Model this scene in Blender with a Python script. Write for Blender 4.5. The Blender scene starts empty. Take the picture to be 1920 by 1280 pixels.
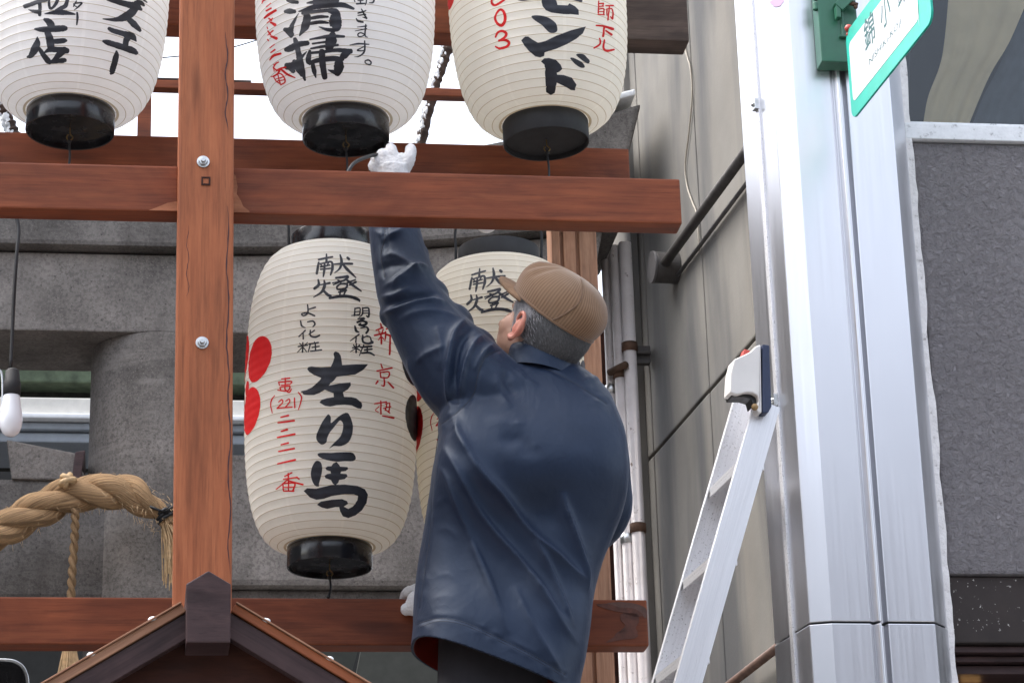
import bpy, bmesh, math, random
import numpy as np
from mathutils import Vector, Matrix, Euler
from mathutils.geometry import delaunay_2d_cdt
from mathutils.bvhtree import BVHTree
from mathutils import noise as mnoise

random.seed(7); np.random.seed(7)
S = bpy.context.scene
COL = S.collection

# ------------------------------------------------------------------ camera
FPX, CX, CY = 5200.0, 960.0, 640.0
PITCH, ROLL = math.radians(19.8), math.radians(1.8)
EYE = Vector((0, 0, 1.6))
FWD = Vector((0, math.cos(PITCH), math.sin(PITCH)))
_r, _u = Vector((1, 0, 0)), Vector((0, -math.sin(PITCH), math.cos(PITCH)))
RIGHT = _r * math.cos(ROLL) - _u * math.sin(ROLL)
UP = _u * math.cos(ROLL) + _r * math.sin(ROLL)
cam = bpy.data.cameras.new('camera'); cam_o = bpy.data.objects.new('camera', cam); COL.objects.link(cam_o)
m3 = Matrix((RIGHT, UP, -FWD)).transposed()
cam_o.matrix_world = Matrix.Translation(EYE) @ m3.to_4x4()
cam.sensor_width = 36.0; cam.sensor_fit = 'HORIZONTAL'; cam.lens = FPX / 1920 * 36
cam.clip_start = 0.1; cam.clip_end = 2000
S.camera = cam_o

# ------------------------------------------------------------------ world, sun, exposure (bright overcast)
SUN_EL, SUN_AZ = math.radians(58), math.radians(275)     # azimuth from +Y clockwise: high on the left
w = bpy.data.worlds.new('World'); S.world = w; w.use_nodes = True
nt = w.node_tree; nt.nodes.clear()
sky = nt.nodes.new('ShaderNodeTexSky'); sky.sky_type = 'NISHITA'; sky.sun_disc = False
sky.sun_elevation = SUN_EL; sky.sun_rotation = SUN_AZ
sky.air_density = 1.0; sky.dust_density = 4.0; sky.ozone_density = 1.0
hs = nt.nodes.new('ShaderNodeHueSaturation'); hs.inputs['Saturation'].default_value = 0.45
bg = nt.nodes.new('ShaderNodeBackground'); bg.inputs['Strength'].default_value = 0.15
ow = nt.nodes.new('ShaderNodeOutputWorld')
nt.links.new(sky.outputs[0], hs.inputs['Color']); nt.links.new(hs.outputs[0], bg.inputs['Color'])
nt.links.new(bg.outputs[0], ow.inputs['Surface'])
sl = bpy.data.lights.new('sun', 'SUN'); sl.energy = 0.6; sl.angle = math.radians(35); sl.color = (1.0, 0.975, 0.94)
so = bpy.data.objects.new('sun', sl); COL.objects.link(so)
sdir = Vector((math.sin(SUN_AZ) * math.cos(SUN_EL), math.cos(SUN_AZ) * math.cos(SUN_EL), math.sin(SUN_EL)))
so.rotation_euler = sdir.to_track_quat('Z', 'Y').to_euler()
S.view_settings.view_transform = 'Standard'; S.view_settings.look = 'None'
S.view_settings.exposure = 2.05; S.view_settings.gamma = 1.0; S.view_settings.use_curve_mapping = False
S.render.engine = 'CYCLES'

# ------------------------------------------------------------------ measuring helpers (the photograph's sight lines meet real planes)
BETA = math.radians(8.2)                                   # the rack recedes to the right by this angle
U = Vector((math.cos(BETA), math.sin(BETA), 0)); N = Vector((-math.sin(BETA), math.cos(BETA), 0)); Z = Vector((0, 0, 1))
def ray(px, py):
    return (FWD * FPX + RIGHT * (px - CX) - UP * (py - CY)).normalized()
def hit(px, py, p, n):
    r = ray(px, py); t = (p - EYE).dot(n) / r.dot(n); return EYE + r * t
def W(px, py, d):
    return hit(px, py, N * d, N)
def UZ(px, py, d):
    p = W(px, py, d); return p.dot(U), p.z
def L(u, d, z):
    return U * u + N * d + Z * z
def project(P):                                            # P (n,3) array -> pixel coords
    q = P - np.array(EYE); f = q @ np.array(FWD)
    return np.stack([CX + FPX * (q @ np.array(RIGHT)) / f, CY - FPX * (q @ np.array(UP)) / f], 1)
def plan_hit(px, py, P, D):                                # sight line meets a vertical plane through P along D
    return hit(px, py, P, Vector((-D.y, D.x, 0)))

# ------------------------------------------------------------------ scene-graph helpers
def new_mesh(name, verts, faces, mats, midx=None, smooth=False):
    me = bpy.data.meshes.new(name); me.from_pydata([tuple(v) for v in verts], [], faces); me.update()
    for m in (mats if isinstance(mats, (list, tuple)) else [mats]): me.materials.append(m)
    if midx is not None: me.polygons.foreach_set('material_index', midx)
    if smooth: me.polygons.foreach_set('use_smooth', [True] * len(me.polygons))
    return me
def put(name, me, parent=None, mw=None, kind=None, label=None):
    o = bpy.data.objects.new(name, me); COL.objects.link(o)
    mw = mw or Matrix.Identity(4)
    if parent is not None:
        o.parent = parent; o.matrix_local = WM[parent.name].inverted() @ mw
    else: o.matrix_world = mw
    WM[o.name] = mw.copy()
    if kind: o['kind'] = kind
    if label: o['label'] = label
    return o
WM = {}
def thing(name, loc, label, cat, group=None):
    o = bpy.data.objects.new(name, None); COL.objects.link(o); o.location = loc; o.empty_display_size = 0.1
    WM[o.name] = Matrix.Translation(Vector(loc)); o['label'] = label; o['category'] = cat
    if group: o['group'] = group
    return o
def tag(o, label, cat, group=None):
    o['label'] = label; o['category'] = cat
    if group: o['group'] = group
    return o

class MB:
    def __init__(s): s.v = []; s.f = []; s.m = []
    def add(s, vs, fs, mi=0):
        b = len(s.v); s.v += [Vector(v) for v in vs]
        for f in fs: s.f.append([i + b for i in f]); s.m.append(mi)
    def quad(s, a, b, c, d, mi=0): s.add([a, b, c, d], [[0, 1, 2, 3]], mi)
    def box(s, c, ax, ay, az, mi=0):                      # centre, half axes vectors
        c = Vector(c); v = []
        for k in (-1, 1):
            for j in (-1, 1):
                for i in (-1, 1): v.append(c + ax * i + ay * j + az * k)
        s.add(v, [[0, 2, 3, 1], [4, 5, 7, 6], [0, 1, 5, 4], [2, 6, 7, 3], [0, 4, 6, 2], [1, 3, 7, 5]], mi)
    def tube(s, pts, rads, n=12, mi=0, cap=True, up=Vector((0, 0, 1))):
        pts = [Vector(p) for p in pts]
        if not hasattr(rads, '__len__'): rads = [rads] * len(pts)
        t0 = (pts[1] - pts[0]).normalized()
        if abs(t0.dot(up)) > 0.95: up = Vector((1, 0, 0))
        x = t0.cross(up).normalized(); b = len(s.v)
        for i, p in enumerate(pts):
            t = (pts[min(i + 1, len(pts) - 1)] - pts[max(i - 1, 0)]).normalized()
            x = (x - t * x.dot(t)).normalized(); y = t.cross(x)
            for k in range(n):
                a = 2 * math.pi * k / n
                s.v.append(p + (x * math.cos(a) + y * math.sin(a)) * rads[i])
        for i in range(len(pts) - 1):
            for k in range(n):
                a, c = b + i * n + k, b + i * n + (k + 1) % n
                s.f.append([a, c, c + n, a + n]); s.m.append(mi)
        if cap:
            s.f.append([b + k for k in range(n)][::-1]); s.m.append(mi)
            e = b + (len(pts) - 1) * n; s.f.append([e + k for k in range(n)]); s.m.append(mi)
    def prism(s, poly, ex, mi=0):                         # closed polygon (Vectors) extruded by vector
        n = len(poly); b = len(s.v)
        s.v += [Vector(p) for p in poly] + [Vector(p) + ex for p in poly]
        s.f.append([b + i for i in range(n)][::-1]); s.f.append([b + n + i for i in range(n)]); s.m += [mi, mi]
        for i in range(n):
            j = (i + 1) % n; s.f.append([b + i, b + j, b + n + j, b + n + i]); s.m.append(mi)
    def lathe(s, prof, n=48, mi=0, cap0=False, cap1=False, c=Vector((0, 0, 0)), mis=None):
        b = len(s.v)
        for r, z in prof:
            for k in range(n):
                a = 2 * math.pi * k / n; s.v.append(c + Vector((r * math.cos(a), r * math.sin(a), z)))
        for i in range(len(prof) - 1):
            for k in range(n):
                p, q = b + i * n + k, b + i * n + (k + 1) % n
                s.f.append([p, q, q + n, p + n]); s.m.append(mis[i] if mis else mi)
        if cap0: s.f.append([b + k for k in range(n)][::-1]); s.m.append(mi)
        if cap1:
            e = b + (len(prof) - 1) * n; s.f.append([e + k for k in range(n)]); s.m.append(mi)
    def ball(s, c, r, nu=16, nv=10, mi=0, sc=(1, 1, 1)):
        c = Vector(c); v = [c + Vector((0, 0, -r * sc[2]))]; f = []
        for j in range(1, nv):
            t = -math.pi / 2 + math.pi * j / nv
            for i in range(nu):
                a = 2 * math.pi * i / nu
                v.append(c + Vector((r * sc[0] * math.cos(t) * math.cos(a), r * sc[1] * math.cos(t) * math.sin(a), r * sc[2] * math.sin(t))))
        v.append(c + Vector((0, 0, r * sc[2])))
        for i in range(nu): f.append([0, 1 + (i + 1) % nu, 1 + i])
        for j in range(nv - 2):
            for i in range(nu):
                a, b2 = 1 + j * nu + i, 1 + j * nu + (i + 1) % nu; f.append([a, b2, b2 + nu, a + nu])
        e = 1 + (nv - 2) * nu
        for i in range(nu): f.append([e + i, e + (i + 1) % nu, len(v) - 1])
        s.add(v, f, mi)
    def mesh(s, name, mats, smooth=False, recalc=True, bevel=0, bevel_seg=2):
        me = new_mesh(name, s.v, s.f, mats, s.m, smooth)
        if recalc or bevel:
            bm = bmesh.new(); bm.from_mesh(me)
            if recalc: bmesh.ops.recalc_face_normals(bm, faces=bm.faces)
            if bevel:
                es = [e for e in bm.edges if len(e.link_faces) == 2 and e.calc_face_angle(0) > 0.5]
                bmesh.ops.bevel(bm, geom=es, offset=bevel, segments=bevel_seg, profile=0.6, affect='EDGES', clamp_overlap=True)
            bm.to_mesh(me); bm.free()
        return me
    def build(s, name, mats, parent=None, mw=None, smooth=False, kind=None, label=None, bevel=0, bevel_seg=2, auto=None, recalc=True):
        me = s.mesh(name, mats, smooth, recalc, bevel, bevel_seg)
        if auto: me.set_sharp_from_angle(angle=math.radians(auto)) if smooth else None
        return put(name, me, parent, mw, kind, label)

def catmull(pts, n=8, closed=False):
    out = []; m = len(pts); P = [np.array(p, float) for p in pts]
    rng = range(m) if closed else range(m - 1)
    for i in rng:
        if closed: p0, p1, p2, p3 = P[(i - 1) % m], P[i], P[(i + 1) % m], P[(i + 2) % m]
        else: p0, p1, p2, p3 = P[max(i - 1, 0)], P[i], P[i + 1], P[min(i + 2, m - 1)]
        for k in range(n):
            t = k / n
            out.append(0.5 * ((2 * p1) + (-p0 + p2) * t + (2 * p0 - 5 * p1 + 4 * p2 - p3) * t * t + (-p0 + 3 * p1 - 3 * p2 + p3) * t ** 3))
    if not closed: out.append(P[-1])
    return out

# ------------------------------------------------------------------ materials
class NT:
    def __init__(s, name):
        s.mat = bpy.data.materials.new(name); s.mat.use_nodes = True; s.t = s.mat.node_tree
        s.b = s.t.nodes['Principled BSDF']; s.out = s.t.nodes['Material Output']
        s.tc = s.t.nodes.new('ShaderNodeTexCoord')
    def n(s, typ, **kw):
        nd = s.t.nodes.new('ShaderNode' + typ)
        for k, v in kw.items(): setattr(nd, k, v)
        return nd
    def link(s, a, b): s.t.links.new(a, b)
    def coords(s, scale=(1, 1, 1), rot=(0, 0, 0), src='Object'):
        mp = s.n('Mapping'); mp.inputs['Scale'].default_value = scale; mp.inputs['Rotation'].default_value = rot
        s.link(s.tc.outputs[src], mp.inputs[0]); return mp.outputs[0]
    def noise(s, vec, scale, detail=6, rough=0.6, dist=0.0):
        nd = s.n('TexNoise'); nd.inputs['Scale'].default_value = scale; nd.inputs['Detail'].default_value = detail
        nd.inputs['Roughness'].default_value = rough; nd.inputs['Distortion'].default_value = dist
        s.link(vec, nd.inputs['Vector']); return nd.outputs[0]
    def voronoi(s, vec, scale, feature='F1'):
        nd = s.n('TexVoronoi', feature=feature); nd.inputs['Scale'].default_value = scale; s.link(vec, nd.inputs['Vector']); return nd.outputs['Distance']
    def wave(s, vec, scale, dist=0, detail=2, dscale=1, direction='X', profile='SIN'):
        nd = s.n('TexWave', bands_direction=direction, wave_profile=profile); nd.inputs['Scale'].default_value = scale
        nd.inputs['Distortion'].default_value = dist; nd.inputs['Detail'].default_value = detail; nd.inputs['Detail Scale'].default_value = dscale
        s.link(vec, nd.inputs['Vector']); return nd.outputs[1]
    def ramp(s, fac, stops):
        nd = s.n('ValToRGB'); cr = nd.color_ramp
        while len(cr.elements) < len(stops): cr.elements.new(0.5)
        for e, (p, c) in zip(cr.elements, stops):
            e.position = p; e.color = (*c, 1) if len(c) == 3 else c
        s.link(fac, nd.inputs[0]); return nd.outputs[0]
    def mix(s, fac, a, b, mode='MIX'):
        nd = s.n('Mix', data_type='RGBA', blend_type=mode)
        if isinstance(fac, (int, float)): nd.inputs[0].default_value = fac
        else: s.link(fac, nd.inputs[0])
        for i, x in ((6, a), (7, b)):
            if isinstance(x, tuple): nd.inputs[i].default_value = (*x[:3], 1)
            else: s.link(x, nd.inputs[i])
        return nd.outputs[2]
    def math(s, op, a, b=0.0, clamp=False):
        nd = s.n('Math', operation=op, use_clamp=clamp)
        for i, x in enumerate((a, b)):
            if isinstance(x, (int, float)): nd.inputs[i].default_value = x
            else: s.link(x, nd.inputs[i])
        return nd.outputs[0]
    def bump(s, h, strength=0.3, dist=0.01, prev=None):
        nd = s.n('Bump'); nd.inputs['Strength'].default_value = strength; nd.inputs['Distance'].default_value = dist
        s.link(h, nd.inputs['Height'])
        if prev is not None: s.link(prev, nd.inputs['Normal'])
        s.link(nd.outputs[0], s.b.inputs['Normal']); return nd.outputs[0]
    def set(s, **kw):
        for k, v in kw.items():
            key = {'color': 'Base Color', 'rough': 'Roughness', 'metal': 'Metallic', 'spec': 'Specular IOR Level', 'sheen': 'Sheen Weight',
                   'coat': 'Coat Weight', 'sss': 'Subsurface Weight', 'trans': 'Transmission Weight'}.get(k, k)
            if isinstance(v, tuple): s.b.inputs[key].default_value = (*v, 1)
            elif isinstance(v, (int, float)): s.b.inputs[key].default_value = v
            else: s.link(v, s.b.inputs[key])
        return s
M = {}
def plain(name, color, rough=0.5, metal=0.0, var=0.15, scale=20, bump=0.0, bdist=0.002):
    t = NT(name); v = t.coords()
    f = t.noise(v, scale)
    c = t.ramp(f, [(0.3, tuple(x * (1 - var) for x in color)), (0.7, tuple(min(1, x * (1 + var)) for x in color))])
    t.set(color=c, rough=rough, metal=metal)
    if bump: t.bump(t.noise(v, scale * 4), bump, bdist)
    M[name] = t.mat; return t.mat

def wood(name, base, dark, light, rough=0.5, stain=0.5, spec=0.25, pore=1.0):
    """lengthwise grain along local X, each piece offset by its own random value"""
    t = NT(name)
    oi = t.n('ObjectInfo'); cb = t.n('CombineXYZ')
    for i in range(3): t.link(t.math('MULTIPLY', oi.outputs['Random'], 7.0 + 3 * i), cb.inputs[i])
    va = t.n('VectorMath', operation='ADD'); t.link(t.tc.outputs['Object'], va.inputs[0]); t.link(cb.outputs[0], va.inputs[1])
    def sc(x, y, z):
        mp = t.n('Mapping'); mp.inputs['Scale'].default_value = (x, y, z); t.link(va.outputs[0], mp.inputs[0]); return mp.outputs[0]
    g1 = t.noise(sc(2.2, 26, 26), 1.6, 8, 0.62, 0.6)
    g2 = t.noise(sc(8, 260, 260), 1.0, 4, 0.6)
    big = t.noise(sc(3.0, 5.5, 5.5), 1.3, 4, 0.55, 0.8)
    blot = t.noise(sc(2.0, 16, 16), 1.5, 8, 0.65)
    fine_ = t.noise(sc(5, 110, 110), 1.0, 5, 0.7)
    c = t.ramp(g1, [(0.25, dark), (0.5, base), (0.75, light)])
    c = t.mix(t.ramp(big, [(0.42, (0, 0, 0)), (0.66, (1, 1, 1))]), c, tuple(x * (1 - stain) for x in dark), 'MIX') if stain else c
    c = t.mix(t.math('MULTIPLY', t.ramp(fine_, [(0.45, (0, 0, 0)), (0.62, (1, 1, 1))]), 0.5), c, tuple(x * 0.55 for x in dark))
    c = t.mix(0.4, c, t.ramp(blot, [(0.32, tuple(x * 0.30 for x in base)), (0.52, base), (0.72, tuple(min(1, x * 1.6) for x in base))]), 'MIX')
    kn = t.voronoi(sc(1.6, 9, 9), 1.3); c = t.mix(t.math('MULTIPLY', t.ramp(kn, [(0.06, (1, 1, 1)), (0.16, (0, 0, 0))]), 0.55), c, tuple(x * 0.3 for x in dark))
    c = t.mix(t.math('MULTIPLY', t.ramp(g2, [(0.55, (0, 0, 0)), (0.75, (1, 1, 1))]), 0.45 * pore), c, tuple(x * 0.35 for x in dark))
    t.set(color=c, rough=t.ramp(blot, [(0.2, (rough - .1,) * 3), (0.8, (rough + .15,) * 3)]), spec=spec)
    t.bump(t.mix(0.5, g2, g1), 0.25, 0.002)
    M[name] = t.mat; return t.mat
wood('wood_red', (0.205, 0.055, 0.022), (0.125, 0.030, 0.013), (0.29, 0.090, 0.036), stain=0.2)
wood('wood_post', (0.32, 0.104, 0.044), (0.225, 0.064, 0.027), (0.40, 0.145, 0.064), stain=0.0)
wood('wood_pale', (0.44, 0.24, 0.15), (0.25, 0.115, 0.065), (0.56, 0.33, 0.21), rough=0.65, stain=0.15)
wood('wood_grey', (0.105, 0.075, 0.062), (0.05, 0.034, 0.028), (0.17, 0.125, 0.10), rough=0.75, stain=0.2)
wood('wood_dark', (0.075, 0.045, 0.045), (0.04, 0.026, 0.028), (0.12, 0.07, 0.066), rough=0.38, stain=0.2)
wood('wood_brown', (0.055, 0.018, 0.011), (0.03, 0.010, 0.007), (0.085, 0.028, 0.016), rough=0.6, stain=0.2)
wood('wood_bare', (0.50, 0.36, 0.24), (0.34, 0.2, 0.12), (0.6, 0.46, 0.33), rough=0.8, stain=0.1)

def m_paper(name, col, line, trans):
    out = []
    for nm, c in ((name, col), (name + '_rib', line), (name + '_seam', tuple(min(1, x * 1.04) for x in col))):
        t = NT(nm); v = t.coords()
        f = t.noise(v, 9, 5); f2 = t.noise(t.coords((1, 1, 6)), 60, 4)
        cc = t.ramp(f, [(0.3, tuple(x * 0.93 for x in c)), (0.7, c)])
        cc = t.mix(t.math('MULTIPLY', t.ramp(f2, [(0.5, (0, 0, 0)), (0.8, (1, 1, 1))]), 0.16), cc, tuple(x * 0.7 for x in c))
        t.set(color=cc, rough=0.6, spec=0.25)
        tr = t.n('BsdfTranslucent'); t.link(cc, tr.inputs['Color'])
        mx = t.n('MixShader'); mx.inputs[0].default_value = trans
        t.link(t.b.outputs[0], mx.inputs[1]); t.link(tr.outputs[0], mx.inputs[2]); t.link(mx.outputs[0], t.out.inputs['Surface'])
        wr = t.noise(t.coords((1, 1, .5)), 26, 4, .6); n1 = t.bump(f2, 0.15, 0.001); t.bump(wr, 0.25, 0.004, n1)
        out.append(t.mat)
    return out
PAPER_WHITE = m_paper('paper_white', (0.93, 0.925, 0.915), (0.50, 0.43, 0.32), 0.52)
PAPER_CREAM = m_paper('paper_cream', (0.92, 0.865, 0.745), (0.52, 0.42, 0.28), 0.50)
PAPER_IVORY = m_paper('paper_ivory', (0.94, 0.91, 0.835), (0.56, 0.46, 0.32), 0.52)
t = NT('black_lacquer'); v = t.coords(); f = t.noise(v, 25, 6)
t.set(color=t.ramp(f, [(0.3, (0.006, 0.006, 0.008)), (0.75, (0.017, 0.017, 0.020))]), rough=t.ramp(f, [(0.3, (0.14,) * 3), (0.7, (0.34,) * 3)]), spec=0.5)
t.bump(t.noise(v, 40, 3), 0.06, 0.002); M['lacquer'] = t.mat
t = NT('black_matt'); v = t.coords(); f = t.noise(v, 30, 6)
t.set(color=t.ramp(f, [(0.3, (0.008, 0.008, 0.009)), (0.75, (0.02, 0.02, 0.022))]), rough=0.7); M['matt'] = t.mat
t = NT('black_ink'); v = t.coords(); f = t.noise(v, 22, 5)
t.set(color=t.ramp(f, [(0.35, (0.007, 0.007, 0.010)), (0.7, (0.028, 0.030, 0.042))]), rough=0.5, spec=0.4); M['ink'] = t.mat
t = NT('red_ink'); v = t.coords(); f = t.noise(v, 40, 5)
t.set(color=t.ramp(f, [(0.3, (0.52, 0.004, 0.006)), (0.7, (0.60, 0.010, 0.010))]), rough=0.6, spec=0.2); M['red_ink'] = t.mat

def m_stone(name, c, sc=1.0, spot=0.5, moss=False):
    t = NT(name); v = t.coords()
    f = t.noise(v, 3.5 * sc, 8, 0.65); g = t.noise(v, 95 * sc, 3, 0.7); k = t.voronoi(v, 130 * sc)
    st = t.noise(t.coords((1.2, 1.2, 0.25)), 9 * sc, 5, 0.6)
    cc = t.ramp(f, [(0.28, tuple(x * 0.5 for x in c)), (0.5, tuple(x * .95 for x in c)), (0.72, tuple(x * 1.45 for x in c))])
    msk = t.noise(v, 5.5 * sc, 4, 0.6)
    cc = t.mix(t.math('MULTIPLY', t.ramp(g, [(0.46, (0, 0, 0)), (0.60, (1, 1, 1))]), t.math('MULTIPLY', msk, spot * 1.6)), cc, tuple(x * 0.25 for x in c))
    pit = t.voronoi(v, 34 * sc); cc = t.mix(t.math('MULTIPLY', t.ramp(pit, [(0.05, (1, 1, 1)), (0.14, (0, 0, 0))]), 0.7), cc, tuple(x * 0.2 for x in c))
    ws = t.noise(t.coords((.5, .5, 4.0)), 4 * sc, 5, .65); cc = t.mix(t.math('MULTIPLY', t.ramp(ws, [(0.55, (0, 0, 0)), (0.68, (1, 1, 1))]), 0.45), cc, tuple(x * 1.5 for x in c))
    cc = t.mix(t.math('MULTIPLY', t.ramp(k, [(0.1, (1, 1, 1)), (0.3, (0, 0, 0))]), spot * .6), cc, tuple(min(1, x * 1.9) for x in c))
    cc = t.mix(t.math('MULTIPLY', t.ramp(st, [(0.52, (0, 0, 0)), (0.72, (1, 1, 1))]), 0.5), cc, tuple(x * 0.4 for x in c))
    t.set(color=cc, rough=0.9, spec=0.25)
    n1 = t.bump(g, 0.35, 0.004); t.bump(t.noise(v, 16 * sc, 5), 0.3, 0.015, n1)
    M[name] = t.mat; return t.mat
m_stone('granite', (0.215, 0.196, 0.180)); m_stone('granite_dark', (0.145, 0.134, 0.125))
plain('snow_white', (0.72, 0.74, 0.76), 0.7, bump=0.3)

def m_concrete():
    t = NT('concrete'); v = t.coords()
    f = t.noise(v, 2.2, 8, 0.6); fine = t.noise(v, 120, 3)
    st = t.noise(t.coords((3, 3, 0.5)), 2.4, 3, 0.5, 0.0)
    st2 = t.noise(t.coords((2.0, 2.0, 0.35)), 2.2, 4, 0.5, 0.3)
    c = t.ramp(f, [(0.3, (0.150, 0.143, 0.129)), (0.7, (0.208, 0.199, 0.181))])
    c = t.mix(t.math('MULTIPLY', t.ramp(st, [(0.45, (0, 0, 0)), (0.8, (1, 1, 1))]), 0.30), c, (0.22, 0.195, 0.16))
    c = t.mix(t.math('MULTIPLY', t.ramp(st2, [(0.47, (0, 0, 0)), (0.68, (1, 1, 1))]), 0.75), c, (0.065, 0.068, 0.075))
    c = t.mix(t.math('MULTIPLY', t.ramp(fine, [(0.5, (0, 0, 0)), (0.7, (1, 1, 1))]), 0.15), c, (0.15, 0.13, 0.11))
    t.set(color=c, rough=0.88, spec=0.25); n1 = t.bump(fine, 0.2, 0.002); t.bump(t.noise(v, 14, 5), 0.15, 0.006, n1)
    M['concrete'] = t.mat
m_concrete()
plain('joint_dark', (0.06, 0.052, 0.045), 0.95)

def m_metal(name, c, rough, aniso=True, streak=0.25):
    t = NT(name); v = t.coords((60, 60, 0.6)); f = t.noise(v, 3, 5, 0.6); big = t.noise(t.coords((2, 2, 0.8)), 1.5, 4)
    fine = t.noise(t.coords((400, 400, 1.5)), 2, 3)
    t.set(color=t.ramp(big, [(0.3, tuple(x * .94 for x in c)), (0.7, c)]), metal=1.0,
          rough=t.ramp(f, [(0.2, (rough * (1 - streak),) * 3), (0.8, (rough * (1 + streak),) * 3)]))
    n1 = t.bump(fine, 0.03, 0.0006); t.bump(t.noise(t.coords((3, 3, 1.2)), 1.5, 2), 0.10, 0.012, n1)
    M[name] = t.mat; return t.mat
m_metal('steel_cladding', (0.68, 0.68, 0.705), 0.34)
t = NT('aluminium'); v = t.coords((3, 160, 160)); f = t.noise(v, 1.5, 5); sp = t.noise(t.coords(), 220, 2)
cc = t.ramp(f, [(0.3, (0.70, 0.70, 0.72)), (0.7, (0.82, 0.82, 0.84))])
tb = NT('aluminium_clean'); fb = tb.noise(tb.coords((3, 160, 160)), 1.5, 5); tb.set(color=tb.ramp(fb, [(0.3, (0.76, 0.76, 0.78)), (0.7, (0.86, 0.86, 0.88))]), metal=0.85, rough=0.42); tb.bump(fb, 0.12, 0.001); M['aluminium_clean'] = tb.mat
cc = t.mix(t.math('MULTIPLY', t.ramp(sp, [(0.62, (0, 0, 0)), (0.68, (1, 1, 1))]), 0.6), cc, (0.2, 0.19, 0.18))
t.set(color=cc, metal=0.85, rough=0.48); t.bump(f, 0.12, 0.001); M['aluminium'] = t.mat
plain('steel_bolt', (0.55, 0.56, 0.56), 0.35, 1.0, 0.2, 90)
plain('rust', (0.10, 0.055, 0.035), 0.85, 0.2, 0.5, 30, 0.4)
plain('dark_iron', (0.055, 0.050, 0.047), 0.6, 0.3, 0.3, 30, 0.2)

def m_nylon():
    t = NT('navy_nylon'); v = t.coords()
    f = t.noise(v, 6, 4); weave = t.wave(t.coords((1, 1, 1), (0, 0, 0.78)), 900, 0, 0, 1, 'DIAGONAL'); fine = t.noise(v, 55, 5)
    t.set(color=t.ramp(f, [(0.3, (0.0050, 0.0108, 0.0285)), (0.7, (0.0088, 0.0168, 0.0400))]),
          rough=t.ramp(fine, [(0.2, (0.45,) * 3), (0.8, (0.58,) * 3)]), spec=0.42)
    t.b.inputs['Specular Tint'].default_value = (0.72, 0.84, 1.0, 1)
    t.b.inputs['Sheen Weight'].default_value = 0.10; t.b.inputs['Sheen Roughness'].default_value = 0.4
    t.b.inputs['Sheen Tint'].default_value = (0.5, 0.6, 0.8, 1)
    n1 = t.bump(fine, 0.10, 0.004)
    cre = t.math('SUBTRACT', 1.0, t.math('ABSOLUTE', t.math('MULTIPLY', t.math('SUBTRACT', t.noise(t.coords((1, 1, .75), (0.3, .5, 0)), 9, 2, .5, 1.2), 0.5), 5.0)), True)
    n2 = t.bump(cre, 0.05, 0.010, n1)
    cre2 = t.math('SUBTRACT', 1.0, t.math('ABSOLUTE', t.math('MULTIPLY', t.math('SUBTRACT', t.noise(t.coords((1, 1, .6), (0.2, -.6, .4)), 22, 2, .5, 0.8), 0.5), 5.0)), True)
    t.bump(cre2, 0.07, 0.005, n2)
    M['nylon'] = t.mat
m_nylon()
plain('red_lining', (0.30, 0.030, 0.016), 0.6); plain('trouser', (0.014, 0.014, 0.019), 0.85, bump=0.2)
t = NT('skin'); v = t.coords(); f = t.noise(v, 18, 5)
t.set(color=t.ramp(f, [(0.3, (0.46, 0.25, 0.17)), (0.7, (0.56, 0.33, 0.24))]), rough=0.5, sss=0.12); t.b.inputs['Subsurface Radius'].default_value = (0.01, 0.004, 0.002)
t.bump(t.noise(v, 140, 4), 0.15, 0.001); M['skin'] = t.mat
t = NT('ear_skin'); v = t.coords(); f = t.noise(v, 40, 4)
t.set(color=t.ramp(f, [(0.3, (0.52, 0.17, 0.12)), (0.7, (0.58, 0.26, 0.19))]), rough=0.5, sss=0.15); t.b.inputs['Subsurface Radius'].default_value = (0.01, 0.003, 0.002); M['ear_skin'] = t.mat
def m_hair():
    t = NT('grey_hair'); f = t.noise(t.coords((140, 140, 18)), 2, 5); g = t.noise(t.coords(), 22, 4)
    oi = t.n('ObjectInfo')
    c = t.ramp(f, [(0.3, (0.020, 0.020, 0.022)), (0.55, (0.07, 0.07, 0.072)), (0.8, (0.24, 0.24, 0.25))])
    t.set(color=t.mix(t.math('MULTIPLY', g, 0.6), c, (0.11, 0.11, 0.115)), rough=0.55); t.bump(f, 0.5, 0.003); M['hair'] = t.mat
m_hair()
t = NT('temple_hair'); f = t.noise(t.coords((140, 140, 18)), 2, 5)
t.set(color=t.ramp(f, [(0.3, (0.20, 0.20, 0.215)), (0.55, (0.32, 0.32, 0.34)), (0.8, (0.48, 0.48, 0.50))]), rough=0.55); t.bump(f, 0.5, 0.003); M['temple_hair'] = t.mat
def m_glove():
    t = NT('cotton_glove'); v = t.coords(); k = t.noise(t.coords((1, 1, 1)), 180, 4, 0.7); wv = t.wave(t.coords((1, 1, 1)), 170, 1.5, 2, 4, 'Z')
    f = t.noise(v, 30, 4)
    t.set(color=t.ramp(f, [(0.3, (0.60, 0.60, 0.61)), (0.7, (0.76, 0.75, 0.75))]), rough=0.95, spec=0.1); n1 = t.bump(k, 0.7, 0.004); t.bump(wv, 0.4, 0.002, n1); M['glove'] = t.mat
m_glove()
plain('cord_black', (0.012, 0.012, 0.013), 0.45, var=0.3, scale=60)
t = NT('bulb_glass'); t.set(color=(0.82, 0.83, 0.86), rough=0.12, spec=0.5); M['bulb'] = t.mat
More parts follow.
